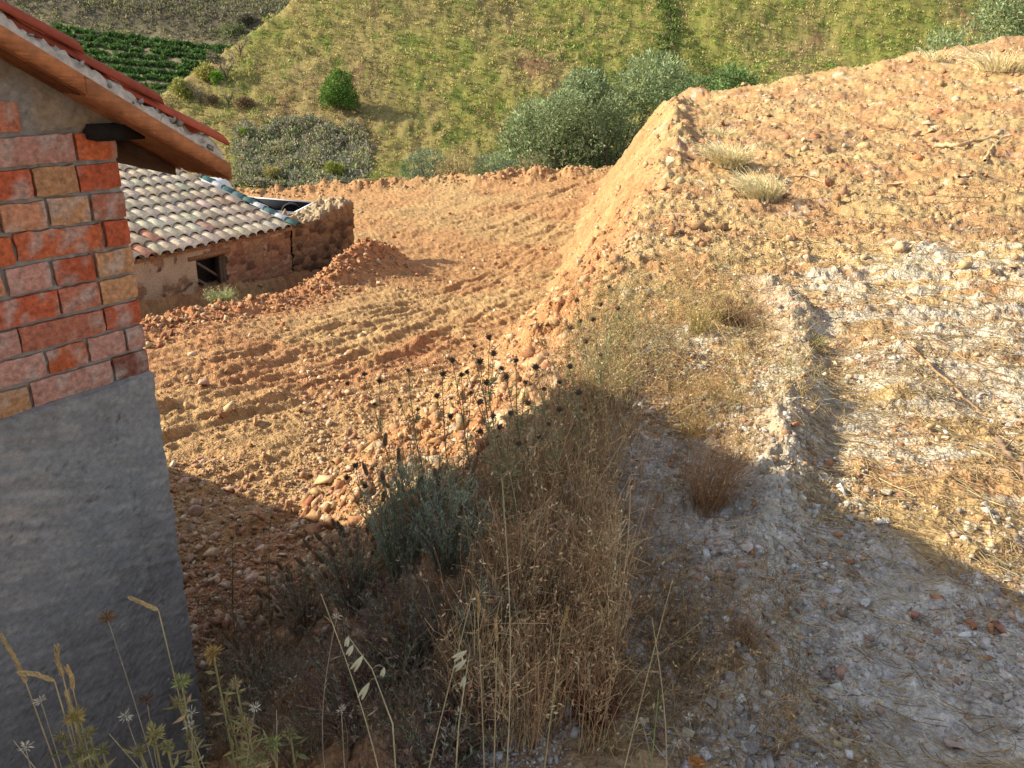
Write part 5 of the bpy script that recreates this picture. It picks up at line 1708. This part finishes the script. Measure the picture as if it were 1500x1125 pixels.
def tuft(u, v, hpx, wpx, label, C, n, name='grass_tuft', cat='grass tuft', group='pale dry grass tufts', leanx=.0, r=.0016, heads=1.0, twiggy=False):
    p = hit(u, v); p[2] = gz1(p[0], p[1]) - .015
    dep = proj(p)[2]; h = hpx / FPX * dep * 1.05; wd = wpx / FPX * dep
    a = rng.random(n) * 2 * np.pi; rr = np.sqrt(rng.random(n))
    B = np.stack([np.cos(a) * rr * wd * .25, np.sin(a) * rr * wd * .25, 0 * a], 1)
    lean = np.stack([np.cos(a) * rr * wd * .35 + leanx * h, np.sin(a) * rr * wd * .35], 1)
    mb = MB(); Cn = pick(n, C, None, .15)
    P = blades(mb, B, h * rng.uniform(.5, 1.05, n), lean, Cn, r * max(1, dep / 4), .45, 6, .5)
    nh = int(n * heads); i = rng.integers(0, n, nh); j = rng.integers(2, 6, nh)
    leaves(mb, P[i, j], rng.normal(size=(nh, 3)) + [0, 0, .5], rng.normal(size=(nh, 3)), rng.uniform(.012, .03, nh) * max(1, dep / 5), rng.uniform(.002, .006, nh) * max(1, dep / 5), Cn[i])
    if twiggy:
        ns = n * 3; i = rng.integers(0, n, ns); j = rng.integers(1, 6, ns); d = rng.normal(size=(ns, 3)) + [0, 0, .6]
        s_ = np.linspace(0, 1, 3)[None, :, None]
        tubes(mb, P[i, j][:, None] + d[:, None] * s_ * rng.uniform(.01, .04, (ns, 1, 1)), np.full((ns, 3), r * .6), Cn[i], 3)
    o = mb.build(name, M_DRY); o.location = tuple(p); tag(o, label, cat, group)


PALE = [(.85, .74, .46), (.78, .66, .38), (.88, .80, .56)]
tuft(1068, 250, 38, 84, 'pale yellow grass tuft on the upper terrace, the left and higher of two', PALE, 420, leanx=-.25, r=.002)
tuft(1118, 296, 46, 80, 'pale yellow grass tuft right below the first one, bent to the left', PALE, 440, leanx=-.3, r=.002)
tuft(1465, 106, 34, 120, 'wide band of pale grass near the top right corner', PALE, 320)
tuft(1372, 92, 18, 60, 'thin pale grass on the skyline left of the corner olives', PALE, 100)
tuft(1060, 196, 16, 50, 'faint short grass tuft high on the terrace behind the two pale tufts', PALE, 110)
tuft(1025, 488, 70, 60, 'yellow grass tuft in the sun at the left of the dark dry bush', [(.56, .46, .20), (.5, .38, .16)], 130)
tuft(1190, 505, 22, 50, 'low green yellow tuft on the gravel ridge', [(.34, .36, .12), (.48, .42, .18)], 70)
DRYB = 'dry bushes on the terrace'
tuft(1068, 470, 44, 78, 'dark brown dry bush in the sun on the upper terrace', [(.26, .15, .09), (.36, .22, .12), (.2, .12, .08)], 170, 'dry_bush', 'dry bush', DRYB, twiggy=True)
tuft(1035, 745, 130, 95, 'orange brown dry bush standing in the shadow on the gravel', [(.46, .25, .11), (.38, .2, .1), (.5, .33, .17)], 200, 'dry_bush', 'dry bush', DRYB, .05, .0011, 2.5, True)
tuft(1082, 985, 90, 50, 'brown dry stalks in the shaded gravel at the bottom', [(.36, .22, .12), (.42, .3, .18)], 60, 'dry_bush', 'dry bush', DRYB, 0, .0011, 1.5, True)
tuft(325, 446, 28, 44, 'small pale green bush at the foot of the old house under the window', [(.38, .42, .2), (.46, .5, .28)], 110, 'dry_bush', 'bush', DRYB, 0, .0016, 6)
tuft(1010, 640, 60, 60, 'yellow brown grass clump beside the shadow edge', [(.5, .36, .16), (.42, .28, .13)], 90, 'dry_bush', 'dry bush', DRYB, 0, .0011, 2.0, True)
tuft(870, 1070, 60, 60, 'dark red stemmed low weed near the bottom', [(.24, .07, .05), (.3, .1, .06)], 110, 'red_weed', 'weed', None, 0, .0012, 3.0, True)


def fallen(pts, rad, C, label, name='fallen_branch'):
    P = []
    for (u, v) in pts:
        q = hit(u, v); q[2] = gz1(q[0], q[1]) + rad * 1.3; P.append(q)
    P = np.array(P); t = np.linspace(0, len(P) - 1, 5 * len(P))
    Q = np.stack([np.interp(t, np.arange(len(P)), P[:, i]) for i in range(3)], 1) + rng.normal(0, rad * .35, (len(t), 3))
    base_ = Q[0].copy()
    mb = MB(); tubes(mb, (Q - base_)[None], (np.linspace(1, .45, len(t)) * rad)[None], C, 6)
    # stubs
    for k in rng.integers(2, len(t) - 2, 3):
        d = rng.normal(size=3); d[2] = abs(d[2]) * .6; d /= np.linalg.norm(d)
        tubes(mb, ((Q[k] - base_)[None] + d[None] * np.linspace(0, 1, 4)[:, None] * rad * rng.uniform(5, 12))[None], np.linspace(.4, .15, 4)[None] * rad, C, 4)
    o = mb.build(name, M_WOOD); o.location = tuple(base_); tag(o, label, 'branch', 'dead branches lying on the terrace')


fallen([(1310, 505), (1350, 535), (1400, 575), (1440, 595), (1500, 625)], .010, (.34, .21, .12), 'long thin brown branch lying diagonally across the right side')
fallen([(1462, 640), (1475, 672), (1492, 700), (1500, 720)], .016, (.26, .17, .12), 'thick broken branch end at the right edge')
fallen([(1440, 690), (1470, 668), (1500, 650)], .009, (.36, .25, .16), 'short branch crossing the thick broken one')
fallen([(1372, 512), (1420, 500), (1500, 478)], .005, (.42, .30, .18), 'slender twig arching to the right over the white ground')
fallen([(1370, 214), (1402, 222), (1430, 210), (1478, 205)], .035, (.46, .33, .2), 'pale broken root lying on the upper slope')
fallen([(1400, 270), (1440, 258), (1480, 266)], .016, (.28, .18, .12), 'dark curved twig on the upper slope below the pale root')
fallen([(1438, 246), (1448, 228), (1462, 210)], .022, (.48, .36, .2), 'yellowish stick standing up beside the pale root')
fallen([(1145, 262), (1180, 258), (1205, 268)], .014, (.44, .31, .19), 'thin tan stick lying left of the red brown rock')
fallen([(1150, 800), (1200, 838), (1236, 862)], .0035, (.5, .36, .2), 'thin straw coloured twig on the shaded gravel slope')
fallen([(1120, 895), (1160, 908), (1215, 925)], .003, (.46, .34, .2), 'second thin twig lower on the shaded gravel')
fallen([(1330, 925), (1350, 940), (1372, 958)], .004, (.52, .4, .24), 'short pale twig beside the red brick-like stone')
fallen([(1040, 1012), (1090, 1024), (1145, 1034)], .003, (.5, .36, .2), 'thin stalk lying flat near the bottom')
fallen([(1270, 728), (1300, 722), (1345, 714)], .007, (.40, .28, .18), 'brown stick at the edge of the shadow, touching the cream stone')

# ---------------------------------------------------------------- very near stalks, foxtails, oats and star heads
def stalk(mb, top, reach, C, r0=.0018, r1=.0009, bend=.15, k=10, base=None):
    b = np.array(base if base is not None else (top[0] + reach[0], top[1] + reach[1], 0.)); b[2] = gz1(b[0], b[1]) - .02
    s = np.linspace(0, 1, k)[:, None]
    P = b + (top - b) * s; P[:, 2] += bend * np.sin(s[:, 0] * np.pi) * .5; 
    tubes(mb, (P)[None], np.linspace(r0, r1, k)[None], C, 5)
    return P


def near_pt(u, v, dep):
    return np.array([0, 0, EYE]) + ray(u, v) * dep


def foxtail(pts, dep, label, base_uv):
    """a golden curved head through the given pixels on a thin stalk"""
    H_ = np.array([near_pt(u, v, dep) for u, v in pts])
    b = near_pt(base_uv[0], base_uv[1], dep * 1.02); bz = gz1(b[0], b[1])
    root = empty('foxtail_grass', (b[0], b[1], bz)); tag(root, label, 'grass stalk', 'golden foxtail heads')
    o_ = np.array([b[0], b[1], bz])
    mb = MB(); s = np.linspace(0, 1, 9)[:, None]
    P = o_ + (H_[0] - o_) * s + np.array([0, 0, .03]) * np.sin(s * np.pi)
    tubes(mb, (P - o_)[None], np.linspace(.0017, .001, 9)[None], (.50, .40, .22), 5)
    mb.build('stem', M_DRY, root)
    mb = MB(); t = np.linspace(0, len(H_) - 1, 14)
    Q = np.stack([np.interp(t, np.arange(len(H_)), H_[:, i]) for i in range(3)], 1) - o_
    tubes(mb, Q[None], (.0026 * np.sin(np.linspace(.25, 2.9, 14)) ** .5)[None], (.56, .38, .17), 6)
    n = 260; i = rng.integers(0, 13, n); f = rng.random((n, 1)); C0 = Q[i] * (1 - f) + Q[i + 1] * f; T = Q[i + 1] - Q[i]; T /= np.linalg.norm(T, axis=1, keepdims=True)
    D = rng.normal(size=(n, 3)); D = D - (D * T).sum(1, keepdims=True) * T; D /= np.linalg.norm(D, axis=1, keepdims=True)
    leaves(mb, C0 + D * .0016, D * .5 + T * 1.5, rng.normal(size=(n, 3)), .0065, .0014, np.array([.62, .45, .22]) * (1 + rng.normal(0, .15, (n, 1))))
    mb.build('seed_head', M_DRY, root)


foxtail([(38, 1000), (22, 965), (2, 932)], 1.15, 'golden foxtail head at the left edge, leaning outwards', (150, 1180))
foxtail([(92, 990), (84, 968), (83, 948)], 1.12, 'upright golden foxtail head, second from the left edge', (140, 1180))
foxtail([(107, 1010), (105, 992), (98, 978)], 1.14, 'short golden foxtail head right of the upright one', (150, 1190))
foxtail([(80, 998), (55, 988), (30, 985)], 1.10, 'golden foxtail head bent flat to the left', (160, 1180))
foxtail([(232, 894), (210, 884), (192, 876)], 1.25, 'golden foxtail head arching left before the cement wall', (330, 1180))
foxtail([(104, 1060), (103, 1035), (98, 1015)], 1.15, 'low golden foxtail head behind the yellow weeds', (120, 1190))
foxtail([(700, 905), (702, 885), (698, 868)], 1.45, 'golden foxtail head standing in the middle of the weeds', (720, 1180))
foxtail([(822, 922), (828, 905), (831, 890)], 1.45, 'golden foxtail head leaning right over the gravel edge', (790, 1190))
foxtail([(728, 940), (727, 925), (726, 910)], 1.45, 'small foxtail head just right of the middle one', (725, 1190))


def starhead(u, v, dep, label, base_uv, C=(.62, .58, .46), r=.0085, n=22):
    t = near_pt(u, v, dep); b = near_pt(base_uv[0], base_uv[1], dep * 1.02); bz = gz1(b[0], b[1]); o_ = np.array([b[0], b[1], bz])
    root = empty('seed_head_weed', tuple(o_)); tag(root, label, 'weed', 'star shaped seed heads')
    mb = MB(); s = np.linspace(0, 1, 9)[:, None]
    P = (t - o_) * s + np.array([rng.normal(0, .02), 0, .02]) * np.sin(s * np.pi)
    tubes(mb, P[None], np.linspace(.0014, .0008, 9)[None], (.42, .36, .26), 5); mb.build('stem', M_DRY, root)
    mb = MB(); spiky_head(mb, t - o_, r, C, n, .5, .3); mb.build('seed_head', M_DRY, root)


for u, v, dep, lab, b in [(60, 1027, 1.15, 'round pale seed head low at the left edge', (75, 1190)), (184, 1049, 1.18, 'small white star head left of the yellow thistle', (230, 1190)),
                          (281, 1044, 1.2, 'white star head, upper of the two below the yellow thistle', (320, 1190)), (277, 1063, 1.2, 'white star head, lower of the two below the yellow thistle', (325, 1195)),
                          (374, 1036, 1.25, 'small white star head right of the yellow thistle', (400, 1190)), (493, 904, 1.5, 'tiny white star head among the dark lavender', (515, 1180)),
                          (37, 1095, 1.05, 'pale fluffy seed head at the lower left corner', (50, 1200)), (1010, 1050, 1.5, 'pale star head at the bottom, right of centre', (1015, 1195)),
                          (992, 1088, 1.45, 'second pale star head under the first, right of centre', (1000, 1200)), (940, 1058, 1.5, 'flat papery head left of the two pale star heads', (945, 1195)),
                          (500, 1040, 1.35, 'round tan seed head near the bottom by the drooping oats', (505, 1190))]:
    starhead(u, v, dep, lab, b)
starhead(1020, 1122, 1.4, 'orange brown fuzzy head cut by the bottom edge', (1030, 1200), (.50, .23, .07), .016, 60)
starhead(157, 905, 1.3, 'dark orange flower head before the cement wall', (215, 1180), (.30, .15, .05), .012, 40)
starhead(215, 1025, 1.2, 'dull dark flower head low before the cement wall', (235, 1190), (.14, .08, .05), .010, 36)


def spiny(u, v, dep, base_uv, label, hc, lc, extra):
    t = near_pt(u, v, dep); b = near_pt(base_uv[0], base_uv[1], dep * 1.02); bz = gz1(b[0], b[1]); o_ = np.array([b[0], b[1], bz])
    root = empty('spiny_thistle', tuple(o_)); tag(root, label, 'thistle', 'spiny yellow thistles at the lower left')
    sm, lm = MB(), MB()
    tops = [t] + [near_pt(a, c, dep * rng.uniform(.98, 1.04)) for a, c in extra]
    main = None
    for i, tp in enumerate(tops):
        s = np.linspace(0, 1, 9)[:, None]
        st = np.zeros(3) if main is None else along(main, .45)
        P = st + (tp - o_ - st) * s + np.array([.015, 0, -.01]) * np.sin(s * np.pi)
        if main is None:
            main = P
        tubes(sm, P[None], np.linspace(.0032, .0018, 9)[None], (.34, .30, .13), 5)
        n = 46; f = rng.uniform(.25, 1, n); Q = np.array([along(P, a) for a in f]); D = rng.normal(size=(n, 3)) * [1, 1, .4] + [0, 0, .35]
        leaves(lm, Q, D, rng.normal(size=(n, 3)), rng.uniform(.014, .040, n), rng.uniform(.004, .009, n), pick(n, lc, None, .15))
        hm = MB(); spiky_head(hm, tp - o_, .014 if i == 0 else .010, hc if i == 0 else lc[0], 46, .4, .5); hm.build('flower_head', M_PLANT, root)
    sm.build('stem', M_PLANT, root); lm.build('leaves', M_PLANT, root)


YG = [(.32, .29, .13), (.24, .24, .11), (.36, .26, .14)]
spiny(312, 958, 1.28, (350, 1190), 'spiny thistle with a bright yellow head before the shed corner', (.52, .35, .12), [(.42, .32, .16), (.36, .27, .14), (.34, .34, .14)], [(345, 1000), (330, 1030), (362, 1060)])
spiny(266, 1000, 1.22, (270, 1190), 'green spiny thistle left of the bright yellow headed one', (.36, .38, .14), YG, [(262, 1030), (280, 1080)])
spiny(110, 1050, 1.12, (130, 1200), 'bushy yellow green thistle at the lower left', (.44, .34, .12), YG, [(90, 1080), (130, 1075), (150, 1100), (115, 1105)])
spiny(225, 1075, 1.15, (225, 1210), 'low yellow green thistle at the bottom left of centre', (.42, .36, .14), YG, [(205, 1100), (245, 1095)])
spiny(400, 1090, 1.25, (400, 1200), 'low green thistle at the bottom, right of the others', (.3, .32, .12), YG, [(425, 1075), (380, 1110)])


def oats(label, dep, stem, spikes):
    b = near_pt(stem[0][0], stem[0][1], dep * 1.02); bz = gz1(b[0], b[1]); o_ = np.array([b[0], b[1], bz])
    root = empty('wild_oat', tuple(o_)); tag(root, label, 'wild oat', 'wild oats')
    K = np.array([o_] + [near_pt(u, v, dep) for u, v in stem[1:]]) - o_
    t = np.linspace(0, len(K) - 1, 16); P = np.stack([np.interp(t, np.arange(len(K)), K[:, i]) for i in range(3)], 1)
    mb = MB(); tubes(mb, P[None], np.linspace(.0018, .0007, 16)[None], (.56, .47, .28), 5)
    for (u, v, L, ang) in spikes:
        q = near_pt(u, v, dep) - o_; j = int(np.argmin(np.linalg.norm(P - q, axis=1)))
        s = np.linspace(0, 1, 5)[:, None]
        tubes(mb, (P[j] + (q - P[j]) * s + np.array([0, 0, .006]) * np.sin(s * np.pi))[None], np.full((1, 5), .0005), (.56, .47, .28), 3)
        hm = MB()
        for dd in (-1, 1):
            d = VR * math.sin(ang + dd * .13) - VU * math.cos(ang + dd * .13)
            w_ = np.linspace(0, 1, 7); path = q + d * (w_ * L)[:, None]
            tubes(hm, path[None], (.0032 * np.sin(w_ * np.pi * .93 + .12) ** .8 + .0002)[None], (.66, .62, .42), 5)
        hm.build('spikelet', M_DRY, root)
    mb.build('stem', M_DRY, root)


oats('wild oat with drooping pale spikelets, left of the centre of the weeds', 1.25, [(600, 1190), (575, 1060), (545, 980), (512, 935)],
     [(532, 960, .032, -.62), (541, 1000, .032, -.55), (517, 945, .02, -.5), (510, 932, .018, -.2), (563, 978, .016, -.3)])
oats('wild oat with three pale spikelets, right of the first oat', 1.3, [(660, 1190), (672, 1060), (684, 980), (688, 955)],
     [(684, 953, .030, -1.0), (683, 966, .028, -.85), (681, 990, .022, -.25)])

# a few long bare straws crossing the foreground
LS = [((430, 1180), (405, 1040), 'long pale straw leaning left before the dark lavender'), ((600, 1190), (470, 870), 'long straw crossing up to the left through the dark lavender'),
      ((735, 1190), (735, 700), 'tall upright straw in the middle of the brown weeds'), ((560, 1190), (690, 880), 'long straw slanting right under the drooping oats'),
      ((1000, 1190), (955, 905), 'thin straw standing on the gravel near the bottom'), ((960, 1190), (965, 1010), 'green stalk standing at the bottom right of the weeds'),
      ((890, 1190), (985, 850), 'straw slanting right over the gravel'), ((180, 1190), (20, 1085), 'pale stalk arching left at the lower left corner'), ((370, 1190), (160, 1075), 'white bent stalk low before the cement wall')]
for (b, t, lab) in LS:
    dep = 1.3
    tp = near_pt(t[0], t[1], dep); bb = near_pt(b[0], b[1], dep); bb[2] = gz1(bb[0], bb[1])
    mb = MB(); s = np.linspace(0, 1, 12)[:, None]
    P = (tp - bb) * s + np.array([rng.normal(0, .03), 0, .05]) * np.sin(s * np.pi)
    tubes(mb, P[None], np.linspace(.0018, .0008, 12)[None], (.55, .46, .27) if 'green' not in lab else (.30, .36, .12), 5)
    n = 5; i = rng.integers(4, 12, n)
    leaves(mb, P[i], rng.normal(size=(n, 3)) + [0, 0, 1], rng.normal(size=(n, 3)), .03, .002, (.5, .4, .22))
    o = mb.build('straw_stalk', M_DRY); o.location = tuple(bb); tag(o, lab, 'straw', 'long straws')
